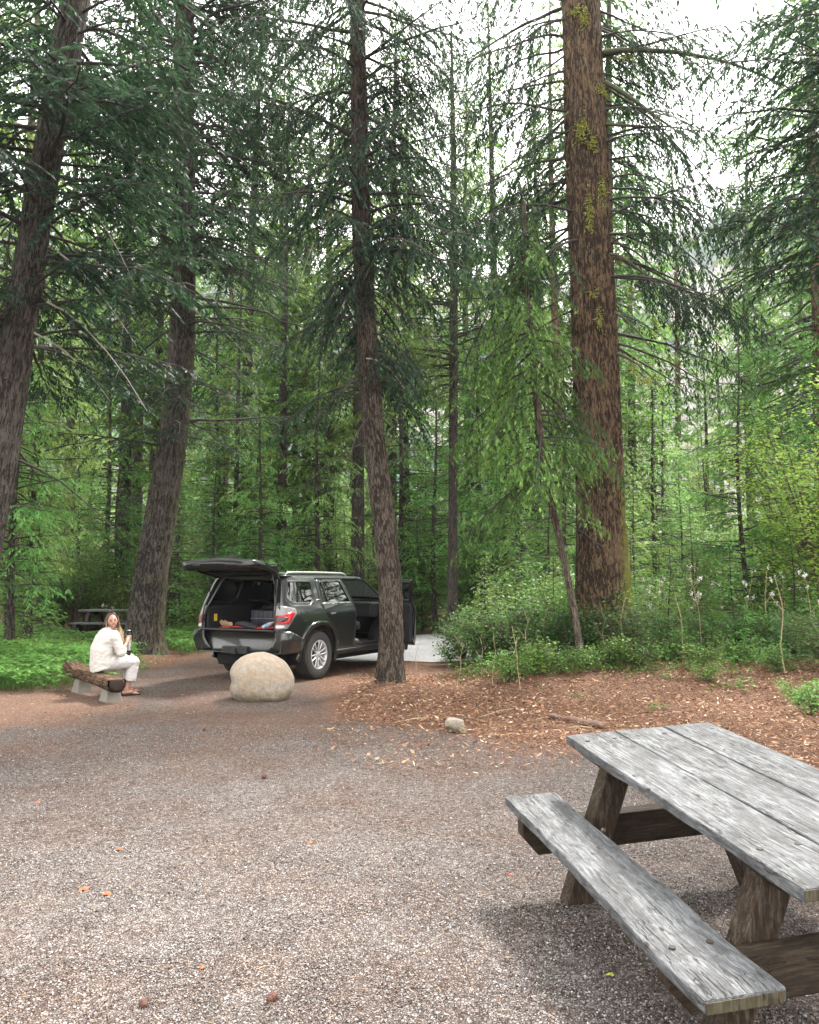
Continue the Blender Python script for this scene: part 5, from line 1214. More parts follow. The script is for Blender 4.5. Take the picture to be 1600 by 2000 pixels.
# rear bumper swept round the tail
us = np.concatenate([np.linspace(-.56, -.83, 6), np.linspace(-.86, -1.04, 9), np.linspace(-1.1, -1.79, 10)])
path = [B_(np.array([u]), np.array([.70]), -1, 0)[0] for u in us] + [B_(np.array([u]), np.array([.70]), 1, 0)[0] for u in us[:-1][::-1]]
path = np.array(path); T = norm(np.gradient(path, axis=0)); Nn = np.stack([-T[:, 1], T[:, 0], 0 * T[:, 0]], -1)
cen = path.mean(0); Nn *= np.sign(((path - cen + np.array([.6, 0, 0])) * Nn).sum(1))[:, None]; Nn[:, 2] = 0
prof = [(-.03, .845), (.075, .83), (.105, .80), (.11, .66), (.085, .60), (.07, .53), (.02, .475), (-.03, .47)]
m = len(path); endf = np.clip(np.minimum(np.arange(m), np.arange(m)[::-1]) / 5., 0, 1)
V = []; 
for k in range(m):
    for (o, z) in prof:
        zz = z - (.12 * (1 - endf[k]) if z > .7 else 0); V.append((*(path[k] + Nn[k] * (o * (.45 + .55 * endf[k])))[:2], zz))
i = np.arange(m * 8).reshape(m, 8); F = np.stack([i[:-1, :-1], i[:-1, 1:], i[1:, 1:], i[1:, :-1]], -1).reshape(-1, 4)
part('rear_bumper', V, F, M_paint, th=.01)
b = MB(); b.box((-1.075, 0, .852), (.17, 1.50, .016)); [b.box((-1.115, k * .18, .862), (.06, .12, .008)) for k in range(-3, 4)]; b.build('bumper_step', plain('step_plastic', (.03, .032, .034), .45, var=.3), car, bevel=.003)
b = MB(); b.box((-1.10, 0, .52), (.10, .52, .12)); b.box((-1.16, 0, .50), (.06, .10, .09)); b.build('tow_hitch', M_black, car, bevel=.01)
# opening frame, jambs, sill
hy = lambda z: np.interp(z, [.84, 1.2, 1.66, 1.72], [.765, .755, .645, .60])
zz_ = np.linspace(.84, 1.68, 12); lp = [(y_, z_) for z_ in zz_ for y_ in (-hy(z_),)] + [(y_, 1.72) for y_ in np.linspace(-.56, .56, 8)] + [(hy(z_), z_) for z_ in zz_[::-1]] + [(y_, .835) for y_ in np.linspace(.72, -.72, 8)]
V = []; n_ = len(lp)
for k, (y_, z_) in enumerate(lp):
    x_ = float(Xr(z_)); q = np.array([y_, z_ - 1.26]); q = q / np.linalg.norm(q)
    ow = np.array([y_, z_]) + q * np.array([.075, .03])
    V += [(x_ - .005, ow[0], ow[1]), (x_ - .028, y_, z_), (x_ + .10, y_ - q[0] * .02, z_ - q[1] * .02), (x_ + .14, ow[0], ow[1])]
i = np.arange(n_ * 4).reshape(n_, 4); j = np.roll(i, -1, 0); F = np.stack([i[:, :-1], i[:, 1:], j[:, 1:], j[:, :-1]], -1).reshape(-1, 4); part('tailgate_frame', V, F, M_blackg, smooth=False)
b = MB(); b.tube([(float(Xr(z_)) - .035, y_, z_) for y_, z_ in lp + lp[:1]], .012, 6, caps=False); b.build('door_seal', M_dark, car, smooth=True)
b = MB(); b.box((-.05, 0, .80), (1.8, 1.56, .05)); b.build('cargo_floor', M_int, car)
b = MB(); b.box((1.3, 0, .33), (4.2, 1.30, .20)); b.box((.02, 0, .36), (.16, 1.3, .16)); b.build('underbody', M_int, car, bevel=.03)
b = MB(); b.box((-.92, -.30, .33), (.24, .60, .14)); b.build('fuel_tank', M_dark, car, bevel=.04)
b = MB(); b.tube([(-.2, -.52, .30), (-.80, -.58, .30), (-1.05, -.60, .27)], .035, 10); b.build('exhaust_pipe', plain('pipe', (.25, .23, .21), .5, metal=.7), car, smooth=True)
for s in (-1, 1):
    b = MB(); b.box((-.35, s * .76, 1.02), (1.25, .10, .42)); b.build('cargo_side_panel', M_int, car, bevel=.03)
for s in (-1, 1):
    b = MB(); b.box((1.62, s * .38, .80), (.50, .50, .16)); b.box((1.34, s * .38, 1.10), (.14, .48, .60), Matrix.Rotation(R(-12), 3, 'Y')); b.box((1.24, s * .38, 1.47), (.09, .26, .17)); b.build('front_seat', M_int, car, bevel=.04, seg=3, smooth=True)
b = MB(); b.box((.72, 0, .80), (.46, 1.22, .16)); b.box((.46, 0, 1.02), (.13, 1.22, .46), Matrix.Rotation(R(-12), 3, 'Y')); b.build('rear_seat', M_int, car, bevel=.04, seg=3, smooth=True)
b = MB(); b.box((2.25, 0, 1.10), (.38, 1.5, .30)); b.build('dashboard', M_int, car, bevel=.05, seg=3)
b = MB(); b.tube([(1.98 + .06 * math.cos(a), .38 + .18 * math.sin(a), 1.15 + .17 * math.cos(a)) for a in np.linspace(0, 6.283, 25)], .014, 8, caps=False); b.box((1.99, .38, 1.15), (.03, .30, .05)); b.build('steering_wheel', M_black, car, smooth=True)
b = MB(); b.box((1.5, 0, .47), (1.9, 1.72, .06)); b.build('cabin_floor', M_int, car)
b = MB(); b.box((-.88, .617, 1.03), (.006, .008, .12)); ob = b.build('x', plain('yellow_sticker', (.72, .50, .05), .6), car); ob.name = 'warning_sticker'
for v in ob.data.vertices: v.co = Vector((-.80 + (v.co.x + .88) * 13, .705 + (v.co.y - .617) * .4, 1.03 + (v.co.z - 1.03)))

# tailgate, swung up about the roof edge
GX, GZ, GA = -.77, 1.757, R(-82)
def lift(P):
    P = np.asarray(P, float).copy(); x, z = P[:, 0] - GX, P[:, 2] - GZ; c, s_ = math.cos(GA), math.sin(GA)
    P[:, 0] = GX + x * c - z * s_; P[:, 2] = GZ + x * s_ + z * c; return P
go = rnd([(-.62, .84), (.62, .84), (.735, .95), (.755, 1.22), (.665, 1.66), (.60, 1.745), (-.60, 1.745), (-.665, 1.66), (-.755, 1.22), (-.735, .95)], .05)
gw = rnd([(-.64, 1.27), (.64, 1.27), (.56, 1.62), (-.56, 1.62)], .06)
def gx_(y, z): return Xr(z) - .035 - .04 * (1 - (y / .66) ** 2) - .035 * np.exp(-((z - 1.0) / .16) ** 2)
Vq, Fq = fill2(go, [gw], .05); gate = part('tailgate', lift(np.stack([gx_(Vq[:, 0], Vq[:, 1]), Vq[:, 0], Vq[:, 1]], -1)), Fq, M_paint, th=.02, off=0)
Vq, Fq = fill2(gw, [], .08); part('rear_window', lift(np.stack([gx_(Vq[:, 0], Vq[:, 1]) + .004, Vq[:, 0], Vq[:, 1]], -1)), Fq, M_tint, gate)
Vq, Fq = fill2(infl(go, -.035), [infl(gw, .02)], .05)
e = np.clip((.66 - np.abs(Vq[:, 0])) / .12, 0, 1); part('tailgate_trim', lift(np.stack([gx_(Vq[:, 0], Vq[:, 1]) + .085 + .06 * e * (Vq[:, 1] < 1.25), Vq[:, 0], Vq[:, 1]], -1)), Fq[:, ::-1], M_int, gate, th=.03, off=0)
rim_ = resamp(go, .06); V = []
for y_, z_ in rim_: V += [(float(gx_(y_, z_)), y_, z_), (float(gx_(y_, z_)) + .12, y_ * .985, 1.27 + (z_ - 1.27) * .985)]
i = np.arange(len(V)).reshape(-1, 2); j = np.roll(i, -1, 0); part('tailgate_edge', lift(V), np.stack([i[:, 0], i[:, 1], j[:, 1], j[:, 0]], -1), M_blackg, gate, th=.004)
b = MB(); b.prism([(GX - .02, 1.76), (GX + .10, 1.80), (GX - .12, 1.81), (GX - .20, 1.77), (GX - .16, 1.745)], 1.16, Matrix(((1, 0, 0), (0, 0, 1), (0, 1, 0))), (0, 0, 0)); ob = b.build('spoiler', M_paint, gate, bevel=.012)
for v in ob.data.vertices: v.co = Vector(lift([(v.co.x, v.co.y, v.co.z)])[0])
b = MB(); b.box((-1.15, 0, 1.12), (.035, .60, .045)); [b.box((-1.172, k * .17, 1.12), (.012, .07, .035)) for k in (-1, 1)]; ob = b.build('licence_garnish', M_blackg, gate, bevel=.006)
for v in ob.data.vertices: v.co = Vector(lift([tuple(v.co)])[0])
b = MB(); b.box((-1.06, .35, .845), (.03, .16, .02)); b.box((-1.06, -.35, .845), (.03, .16, .02)); ob = b.build('pull_grip', M_dark, gate, bevel=.004)
for v in ob.data.vertices: v.co = Vector(lift([tuple(v.co)])[0])
for s in (-1, 1):
    a_ = lift([(-.90, s * .68, 1.47)])[0]; b = MB(); b.tube([a_, (a_ + np.array([-.90, s * .70, 1.26])) / 2, (-.92, s * .71, 1.24)], [.008, .008, .013], 8); b.build('gas_strut', M_blackg, car, smooth=True)

# wheels
def wheel(x, s, steer=0):
    root = None; A = Matrix.Rotation(R(90) * -s, 3, 'X')   # local Z of the lathe -> outward
    c = Vector((x, s * .80, .395)); b = MB()
    pr = [(.245, -.125), (.30, -.13), (.36, -.128), (.385, -.115), (.398, -.09), (.402, -.04), (.402, .04), (.398, .09), (.385, .112), (.36, .126), (.31, .130), (.262, .124), (.245, .115)]
    b.lathe(pr, 56, A, c)
    for k in range(56):                                                     # tread blocks
        q = 2 * math.pi * k / 56
        for zz, dq in ((-.095, 0), (-.048, .05), (.0, 0), (.048, .05), (.095, 0)):
            Mk = A @ Matrix.Rotation(q + dq, 3, 'Z'); b.box(c + Mk @ Vector((.401 - (.010 if abs(zz) > .09 else 0), 0, zz)), (.016, .031, .036), Mk)
    ty = b.build('tyre', M_tyre, car, smooth=False); wn = ty
    b = MB(); b.lathe([(.246, -.11), (.252, .118), (.236, .122), (.222, .100), (.215, .02), (.215, -.11)], 48, A, c); rim = b.build('rim', M_alloy, wn, smooth=True)
    b = MB()
    for k in range(6):                                                      # six split spokes
        q = 2 * math.pi * (k + .25) / 6
        for dd in (-1, 1):
            Mk = A @ Matrix.Rotation(q, 3, 'Z'); pa = [(.045, dd * .020, .082), (.12, dd * .030, .092), (.19, dd * .040, .098), (.226, dd * .050, .098)]
            b.tube([c + Mk @ Vector(p) for p in pa], [.017, .016, .018, .024], 6, flat=.75)
    b.lathe([(.0001, .060), (.07, .060), (.066, .092), (.040, .102), (.0001, .104)], 24, A, c); b.build('spokes', M_alloy, rim, smooth=True, bevel=.0)
    b = MB(); b.lathe([(.0001, .104), (.030, .104), (.028, .112), (.0001, .113)], 20, A, c); b.build('hub_cap', M_silver, rim, smooth=True)
    b = MB(); b.lathe([(.0001, -.02), (.212, -.02), (.212, .00), (.0001, .00)], 32, A, c); b.build('brake_disc', plain('disc', (.06, .055, .05), .5, metal=.5), wn)
    return ty
for x, s in ((0, -1), (0, 1), (2.79, -1), (2.79, 1)): wheel(x, s)
car.scale = (.98,) * 3

# things in the back of the car and on the sill: each is a thing of its own
CM = Matrix.Translation(car.location) @ Matrix.Rotation(CRZ, 4, 'Z') @ Matrix.Scale(.98, 4)
def cw(x, y, z): return CM @ Vector((x, y, z))
def cthing(name, x, y, z, lab, cat): return thing(name, cw(x, y, z), lab, cat, 'luggage in the open boot', rz=CRZ)
M_red2 = plain('red_blanket', (.42, .028, .014), .9, var=.25, scale=25, bump=.004)
xs = np.linspace(-.36, .34, 40); ys = np.linspace(-.60, .52, 56); GXx, GYy = np.meshgrid(xs, ys)
Zb = .018 + .035 * fbm(np.stack([GXx * 9, GYy * 5, GXx * 0], -1).reshape(-1, 3), 3, 12).reshape(GXx.shape); V = np.stack([GXx, GYy, Zb], -1).reshape(-1, 3)
i = np.arange(GXx.size).reshape(GXx.shape); ob = mesh_np('blanket', V, np.stack([i[:-1, :-1], i[:-1, 1:], i[1:, 1:], i[1:, :-1]], -1).reshape(-1, 4), M_red2, smooth=True)
ob.modifiers.new('t', 'SOLIDIFY').thickness = .014; ob.location = cw(-.54, 0, .845); ob.rotation_euler = (0, 0, CRZ); tag(ob, 'red blanket spread over the floor of the open boot', 'blanket', 'luggage in the open boot')
sc_ = cthing('suitcase', -.35, -.12, .865, 'dark navy suitcase lying in the middle of the open boot', 'suitcase'); M_nav = plain('navy_shell', (.008, .011, .022), .45, var=.3)
b = MB(); b.box((0, 0, .15), (.40, .52, .28)); s1 = b.build('shell', M_nav, sc_, bevel=.03, seg=3, smooth=True)
b = MB(); [b.box((-.202, yy, .15), (.012, .02, .27)) for yy in (-.2, -.1, 0, .1, .2)]; b.build('ribs', M_nav, sc_, bevel=.004)
b = MB(); b.tube([(-.10, -.262, .30), (-.10, -.20, .325), (-.10, .15, .325), (-.10, .2, .30)], .008, 6); b.build('handle', M_blackg, sc_, smooth=True)
b = MB(); b.tube([(-.206, -.262, .15), (-.206, .262, .15)], .005, 5); b.build('zip', M_steel, sc_)
jk = MB(); r = np.random.default_rng(8)
bm = bmesh.new(); bmesh.ops.create_icosphere(bm, subdivisions=4, radius=1); P = np.array([tuple(v.co) for v in bm.verts]); Q = P * (1 + .55 * (fbm(P * 2.6, 4, 3) - .5))[:, None] * np.array([.13, .27, .06])
for v, q in zip(bm.verts, Q): v.co = q
me = bpy.data.meshes.new('jacket'); bm.to_mesh(me); bm.free(); me.materials.append(plain('black_cloth', (.022, .022, .026), .9, var=.4, scale=20)); ob = link(bpy.data.objects.new('jacket', me)); ob.location = cw(-.80, .02, .905); ob.rotation_euler = (.1, .1, R(50)); tag(ob, 'crumpled black jacket on the red blanket in the open boot', 'jacket', 'luggage in the open boot')
# strappy tan sandals
sd = cthing('sandals', -.84, .44, .86, 'pale tan strappy sandals tossed in the left of the open boot', 'sandals'); M_tan = plain('tan_leather', (.36, .24, .15), .6, var=.2)
for nm, dy, tl in (('sandal', .04, .5), ('sandal', -.06, .15)):
    b = MB(); Mx = Matrix.Rotation(-.7 + tl, 3, 'X'); Pp = rnd([(-.045, -.12), (.03, -.13), (.05, -.02), (.045, .10), (0, .13), (-.045, .09), (-.035, -.02)], .03); b.prism(Pp, .018, Matrix.Rotation(R(90) - tl, 3, 'Y') @ Matrix.Rotation(tl, 3, 'Z'), (0, dy, .10)); so_ = b.build('sole', M_tan, sd, bevel=.004)
b = MB()
for k in range(7):
    a = k * .9; b.tube([(.0, -.10 + k * .03, .02), (-.05 + .02 * math.sin(a), -.06 + k * .03, .10 + .03 * math.cos(a)), (-.01, .0 + k * .025, .16 + .02 * math.sin(a * 2)), (.03, .04 + k * .02, .09)], .008, 5)
b.build('straps', M_tan, sd, smooth=True)
sd.scale = (.75,) * 3
wb = cthing('water_bottle', -.88, -.47, .88, 'clear plastic bottle lying at the right of the open boot beside the tail lamp', 'bottle'); M_pl = plain('bottle_plastic', (.36, .37, .40), .2, var=.15, scale=30)
wb.scale = (.8,) * 3
A_ = Matrix.Rotation(R(62), 3, 'X') @ Matrix.Rotation(R(20), 3, 'Y'); b = MB(); b.lathe([(.0001, -.11), (.038, -.11), (.042, -.09), (.042, .06), (.034, .09), (.014, .11), (.014, .12)], 20, A_, (0, 0, .055)); b.build('bottle_body', M_pl, wb, smooth=True)
b = MB(); b.lathe([(.0001, .12), (.017, .12), (.017, .14), (.0001, .14)], 14, A_, (0, 0, .055)); b.build('cap', plain('white_cap', (.45, .42, .40), .5), wb)
b = MB(); b.lathe([(.043, -.05), (.0435, -.05), (.0435, .04), (.043, .04)], 20, A_, (0, 0, .055)); b.build('bottle_label', plain('blue_label', (.22, .32, .45), .5, var=.5, scale=50), wb, smooth=True)
bo = thing('boots', cw(1.30, -.80, .505), 'tan ankle boots standing on the floor of the open front door', 'boots', rz=R(62)); M_bt = plain('boot_leather', (.20, .12, .085), .7, var=.3, scale=20)
for dy in (0, .10):
    b = MB(); b.tube([(-.02, dy, .24), (-.01, dy, .16), (0, dy, .08)], [.045, .042, .045], 12); b.tube([(-.03, dy, .045), (.04, dy, .05), (.11, dy, .04), (.17, dy, .03)], [.042, .045, .040, .025], 12, flat=.9); b.build('boot', M_bt, bo, smooth=True, bevel=.003)
    b = MB(); b.box((.06, dy, .006), (.25, .085, .016)); b.build('boot_sole', M_dark, bo, bevel=.005)
# ------------------------------------------------------------------ the seated woman (local: +X the way she faces, -Y her right, origin on the ground under the hips)
WR = R(41)
wo_ = thing('person', (-4.38, 11.83, 0.0), 'woman in cream shirt and pale trousers seated on the log bench, looking back', 'person', rz=WR)
wo_.location.z = .0; wo_.scale = (.955, .955, .985)
def skin_mat():
    g = G('skin'); o = g.obj(); n = g.noise(o, 25, 3); col = g.mix(n, c4((.30, .15, .105)), c4((.38, .215, .16)))
    return g.end(g.surf(col, .5, spec=.35, Subsurface_Weight=.15, Subsurface_Scale=.01))
M_skin = skin_mat()
def cloth(name, c, sc=30):
    g = G(name); o = g.obj(); n = g.noise(o, 9, 5, .6); col = g.mix(n, c4([x * .86 for x in c]), c4(c))
    h = g.math('ADD', g.noise(g.map(o, (7, 7, 16)), 1, 4, .6), g.math('MULTIPLY', g.noise(o, 200, 2), .06))
    return g.end(g.surf(col, .92, g.bump(h, .8, .03), spec=.15))
M_shirt = cloth('cream_linen', (.52, .495, .455)); M_trous = cloth('pale_trousers', (.47, .435, .42))
SZ = .375                                                            # seat height
hipR, hipL = Vector((.0, -.09, SZ + .10)), Vector((.0, .09, SZ + .10))
kneeR, kneeL = Vector((.44, -.10, SZ + .10)), Vector((.47, .13, SZ + .12)); ankR, ankL = Vector((.33, -.11, .085)), Vector((.45, .14, .085))
neck = Vector((.10, -.0, SZ + .575)); shR, shL = Vector((.10, -.175, SZ + .50)), Vector((.13, .165, SZ + .50))
elR, elL = Vector((.18, -.235, SZ + .255)), Vector((.22, .20, SZ + .24)); wrR, wrL = Vector((.315, -.115, SZ + .395)), Vector((.29, .075, SZ + .30))
body = MB()
def ball(m, c, r_, sc=(1, 1, 1), n=14):
    pr = [(max(.0005, r_ * math.sin(math.pi * k / 10)) , -r_ * math.cos(math.pi * k / 10)) for k in range(11)]
    m.lathe(pr, n, Matrix.Diagonal(sc), c)
def limb3(m, a, b, ra, rb, mid=None, n=14):
    a, b = Vector(a), Vector(b); ks = [0, .15, .35, .6, .85, 1]; m.tube([a.lerp(b, k) for k in ks], [ra, ra * .99, mid or (ra * .6 + rb * .45), (ra + rb) / 2 * .98, rb * 1.02, rb], n); ball(m, a, ra * .99); ball(m, b, rb * .99)
# torso
body.tube([(.0, 0, SZ + .05), (-.03, 0, SZ + .15), (-.02, 0, SZ + .28), (.03, 0, SZ + .40), (.09, 0, SZ + .50), neck], [.13, .135, .12, .125, .12, .05], 20, flat=1.0)
limb3(body, (.04, -.06, SZ + .44), shR, .085, .062); limb3(body, (.04, .06, SZ + .44), shL, .085, .062)
for h_, k_, a_ in ((hipR, kneeR, ankR), (hipL, kneeL, ankL)): limb3(body, h_, k_, .085, .058); limb3(body, k_, a_, .055, .036, .055)
for s_, e_, w_ in ((shR, elR, wrR), (shL, elL, wrL)): limb3(body, s_, e_, .048, .038); limb3(body, e_, w_, .037, .024)
# feet
for a_, yw in ((ankR, -.25), (ankL, .05)):
    f = Vector((math.cos(yw), math.sin(yw), 0)); sd_ = Vector((-f.y, f.x, 0)); g0 = Vector((a_.x, a_.y, 0))
    body.tube([g0 - f * .055 + Vector((0, 0, .035)), g0 + Vector((0, 0, .05)), g0 + f * .07 + Vector((0, 0, .042)), g0 + f * .135 + Vector((0, 0, .028)), g0 + f * .165 + Vector((0, 0, .022))], [.028, .036, .034, .034, .022], 12, flat=.85)
    for k in range(5): q = g0 + f * (.165 - .008 * k) + sd_ * (.026 - .013 * k) * (1 if a_ is ankR else -1); body.tube([q + Vector((0, 0, .021)), q + f * (.032 - .003 * k) + Vector((0, 0, .017))], [.0105 - .0008 * k, .0085 - .0006 * k], 8)
    ball(body, a_, .037)
# hands: palm, four fingers and a thumb, closed round the flask
FC = Vector((.375, -.015, 0))                                      # axis of the flask
def hand(w_, cz, side_):
    c = Vector((FC.x, FC.y, cz)); d = (c - w_); d.z *= .5; L = d.length; d.normalize(); pal = c - d * .055 + Vector((0, 0, .0))
    body.tube([w_, w_.lerp(pal, .5), pal], [.024, .027, .030], 12, flat=1.15); ball(body, pal, .033, (1, .8, 1.1))
    a0 = math.atan2(pal.y - c.y, pal.x - c.x)
    for k in range(4):                                               # fingers curl round
        zf = cz + .030 - .019 * k; ln = (1.5, 1.75, 1.65, 1.3)[k]; body.tube([Vector((c.x + math.cos(a0 + side_ * t * ln) * (.046 - .006 * t), c.y + math.sin(a0 + side_ * t * ln) * (.046 - .006 * t), zf - .004 * t)) for t in np.linspace(0, 1, 5)], [.0100, .0098, .0092, .0085, .0075], 8)
    body.tube([Vector((c.x + math.cos(a0 - side_ * t * 1.0) * .045, c.y + math.sin(a0 - side_ * t * 1.0) * .045, cz + .02 + .028 * t)) for t in np.linspace(0, 1, 4)], [.0125, .0115, .010, .0085], 8)
hand(wrR, SZ + .455, 1); hand(wrL, SZ + .37, -1)
# head, turned to the camera and tilted a little
HC = Vector((.115, -.035, SZ + .70)); HR = (Matrix.Rotation(R(-104) , 3, 'Z') @ Matrix.Rotation(R(-4), 3, 'Y') @ Matrix.Rotation(R(7), 3, 'X'))   # +X of the head looks to the camera
bm = bmesh.new(); bmesh.ops.create_icosphere(bm, subdivisions=4, radius=1); P = np.array([tuple(v.co) for v in bm.verts]); x, y, z = P.T
jaw = np.clip(-z, 0, 1); w_ = 1 - .33 * jaw ** 1.3; X3 = x * (.093 + 0 * z) * (1 - .16 * jaw ** 2) + .012 * jaw * (x > 0); Y3 = y * .074 * w_; Z3 = z * np.where(z > 0, .108, .118)
fx = np.clip(x, 0, 1)
nose = np.exp(-((y / .13) ** 2 + ((z + .16) / .17) ** 2)) * (x > 0) * .024; chin = np.exp(-((y / .25) ** 2 + ((z + .86) / .2) ** 2)) * (x > 0) * .010
eyeh = -np.exp(-(((np.abs(y) - .42) / .2) ** 2 + ((z - .06) / .11) ** 2)) * (x > 0) * .008; cheek = np.exp(-(((np.abs(y) - .5) / .2) ** 2 + ((z + .3) / .2) ** 2)) * (x > 0) * .005
X3 = X3 + nose + chin + eyeh + cheek
o_ = len(body.v); body.v += [tuple(HC + HR @ Vector(q)) for q in np.stack([X3, Y3, Z3], -1)]; body.f += [tuple(v.index + o_ for v in f.verts) for f in bm.faces]; bm.free()
for s in (-1, 1): ball(body, HC + HR @ Vector((-.005, s * .073, -.005)), .022, (.7, .45, 1.2))
body.tube([neck - Vector((.02, 0, .05)), neck.lerp(HC, .45), HC + HR @ Vector((-.02, 0, -.06))], [.055, .047, .048], 14)
bo_ = body.build('body', M_skin, wo_, smooth=True); d = bo_.modifiers.new('r', 'REMESH'); d.mode = 'VOXEL'; d.voxel_size = .0055; d.use_smooth_shade = True
d = bo_.modifiers.new('s', 'SMOOTH'); d.iterations = 2; d.factor = .5
# face
M_eye = plain('dark_eyes', (.03, .02, .015), .3); M_brow = plain('brows', (.13, .07, .04), .8); M_lip = plain('lips', (.28, .07, .055), .5); M_teeth = plain('teeth', (.8, .76, .7), .4)
def hp(x, y, z): return HC + HR @ Vector((x, y, z))
b = MB(); [ball(b, hp(.078, s * .030, .006), .0125, (1, 1.2, .8)) for s in (-1, 1)]; b.build('eyes', M_eye, wo_, smooth=True)
b = MB(); [b.tube([hp(.082, s * .014, .026), hp(.083, s * .032, .031), hp(.073, s * .048, .024)], [.003, .0038, .002], 6) for s in (-1, 1)]; b.build('eyebrows', M_brow, wo_, smooth=True)
b = MB(); b.tube([hp(.070, -.030, -.050), hp(.086, -.016, -.058), hp(.091, 0, -.060), hp(.086, .016, -.058), hp(.070, .030, -.050)], [.0015, .0035, .0042, .0035, .0015], 8); b.tube([hp(.070, -.029, -.050), hp(.086, -.014, -.070), hp(.090, 0, -.073), hp(.086, .014, -.070), hp(.070, .029, -.050)], [.0015, .0035, .0045, .0035, .0015], 8); b.build('lips', M_lip, wo_, smooth=True)
b = MB(); b.tube([hp(.074, -.024, -.056), hp(.090, 0, -.066), hp(.074, .024, -.056)], [.003, .0055, .003], 8); b.build('teeth', M_teeth, wo_, smooth=True)
# hair: parted cap and long strands, brown at the root and blond below
g = G('hair'); z = g.n('SeparateXYZ', out=2, Vector=g.obj()); n = g.noise(g.map(g.obj(), (160, 160, 14)), 1, 3)
f = g.math('ADD', g.math('MULTIPLY', g.math('SUBTRACT', SZ + .80, z), 4.0), g.math('MULTIPLY', g.math('SUBTRACT', n, .5), .5), clamp=True)
M_hair = g.end(g.surf(g.ramp(f, [(.2, (.06, .028, .016)), (.5, (.13, .065, .035)), (.75, (.27, .165, .085)), (1, (.44, .31, .18))]), .45, g.bump(n, .6, .004), spec=.5))
bm = bmesh.new(); bmesh.ops.create_icosphere(bm, subdivisions=4, radius=1); P = np.array([tuple(v.co) for v in bm.verts])
hz = -.02 + .98 * (P[:, 0] > .0) * np.clip((P[:, 0] - .02) / .55, 0, 1) ** .8 * (1.05 - .75 * np.abs(P[:, 1]) ** 1.6)
dele = [v for v, q, h_ in zip(bm.verts, P, hz) if q[2] < (h_ if q[0] > 0 else -.75)]
bmesh.ops.delete(bm, geom=dele, context='VERTS'); hb = MB(); vs = []
for v in bm.verts:
    q = v.co; vs.append(hp(q.x * .103 - .006, q.y * .085 * (1 + .10 * max(0, -q.z)), (q.z * .120 if q.z > 0 else q.z * .13) + .004 - .004 * math.exp(-(q.y / .04) ** 2)))
hb.add(vs, [tuple(v.index for v in f.verts) for f in bm.faces]); bm.free(); hc = hb.build('hair', M_hair, wo_, smooth=True); d = hc.modifiers.new('t', 'SOLIDIFY'); d.thickness = .012; d.offset = 0
r = np.random.default_rng(3); hb = MB()
for k in range(150):
    s = -1 if k % 2 else 1; a = r.uniform(.10, 1) ; ang_ = R(62 + 112 * a)                     # from the temple round to the back of the head
    st_ = hp(math.cos(ang_) * .098, s * math.sin(ang_) * .084, r.uniform(.00, .06)); ln = r.uniform(.20, .30) * (1.1 if a < .5 else .8)
    mid = hp(math.cos(ang_) * .108, s * (math.sin(ang_) * .088 + .008), -.07); end = Vector((mid.x + (.035 if a < .45 else -.01) * 1 + r.normal(0, .014), mid.y * .9 + r.normal(0, .014) - .015, st_.z - ln)); end2 = end + Vector((r.normal(.006, .01), r.normal(0, .01), -r.uniform(.02, .06)))
    hb.tube([st_, mid, end, end2], [.009, .012, .009, .003], 5, flat=.7)
hb.build('hair_strands', M_hair, hc, smooth=True)
# shirt
def rings(m, rg, n=30, cap=True):
    vs = []
    for (c, rx, ry, tilt, hem) in rg:
        for k in range(n):
            a = 2 * math.pi * k / n; ca, sa = math.cos(a), math.sin(a); cx_ = math.copysign(abs(ca) ** .85, ca) * rx; sy = math.copysign(abs(sa) ** .85, sa) * ry
            vs.append((c[0] + cx_ * math.cos(tilt), c[1] + sy, c[2] + cx_ * math.sin(tilt) + hem * (-.5 * (1 - ca) - .15 * math.cos(2 * a)) + .0))
    q = len(rg); m.add(vs, [tuple(range(n - 1, -1, -1))] + [(i * n + k, i * n + (k + 1) % n, (i + 1) * n + (k + 1) % n, (i + 1) * n + k) for i in range(q - 1) for k in range(n)] + ([tuple((q - 1) * n + k for k in range(n))] if cap else []))
b = MB()
rings(b, [((-.005, 0, SZ + .06), .160, .195, .0, .075), ((-.010, 0, SZ + .12), .156, .192, 0, .03), ((-.018, 0, SZ + .20), .150, .186, -.05, 0), ((-.012, 0, SZ + .29), .158, .188, -.12, 0), ((.012, 0, SZ + .37), .148, .192, -.2, 0),
          ((.035, 0, SZ + .45), .140, .200, -.28, 0), ((.060, 0, SZ + .505), .118, .185, -.35, 0), ((.08, 0, SZ + .552), .095, .135, -.4, 0), ((.092, 0, SZ + .585), .072, .080, -.4, 0), ((.097, 0, SZ + .60), .060, .062, -.4, 0)])
def sleeve(s_, e_, w_, k_):
    s_, e_, w_ = Vector(s_), Vector(e_), Vector(w_); m_ = e_.lerp(w_, k_); b.tube([s_ + Vector((-.02, 0, .0)), s_.lerp(e_, .25), s_.lerp(e_, .6), s_.lerp(e_, .9)], [.078, .074, .067, .064], 18); ball(b, e_, .066); b.tube([e_, e_.lerp(m_, .5), m_, m_ + (m_ - e_).normalized() * .02], [.064, .062, .056, .053], 18)
sleeve(shR, elR, wrR, .36); sleeve(shL, elL, wrL, .36); ball(b, shR, .076); ball(b, shL, .076)
sh = b.build('shirt', M_shirt, wo_, smooth=True); d = sh.modifiers.new('r', 'REMESH'); d.mode = 'VOXEL'; d.voxel_size = .008; d.use_smooth_shade = True
tx = bpy.data.textures.new('folds', 'CLOUDS'); tx.noise_scale = .07; tx.noise_depth = 2; d = sh.modifiers.new('d', 'DISPLACE'); d.texture = tx; d.strength = .022; d.mid_level = .45; d = sh.modifiers.new('s', 'SMOOTH'); d.iterations = 2
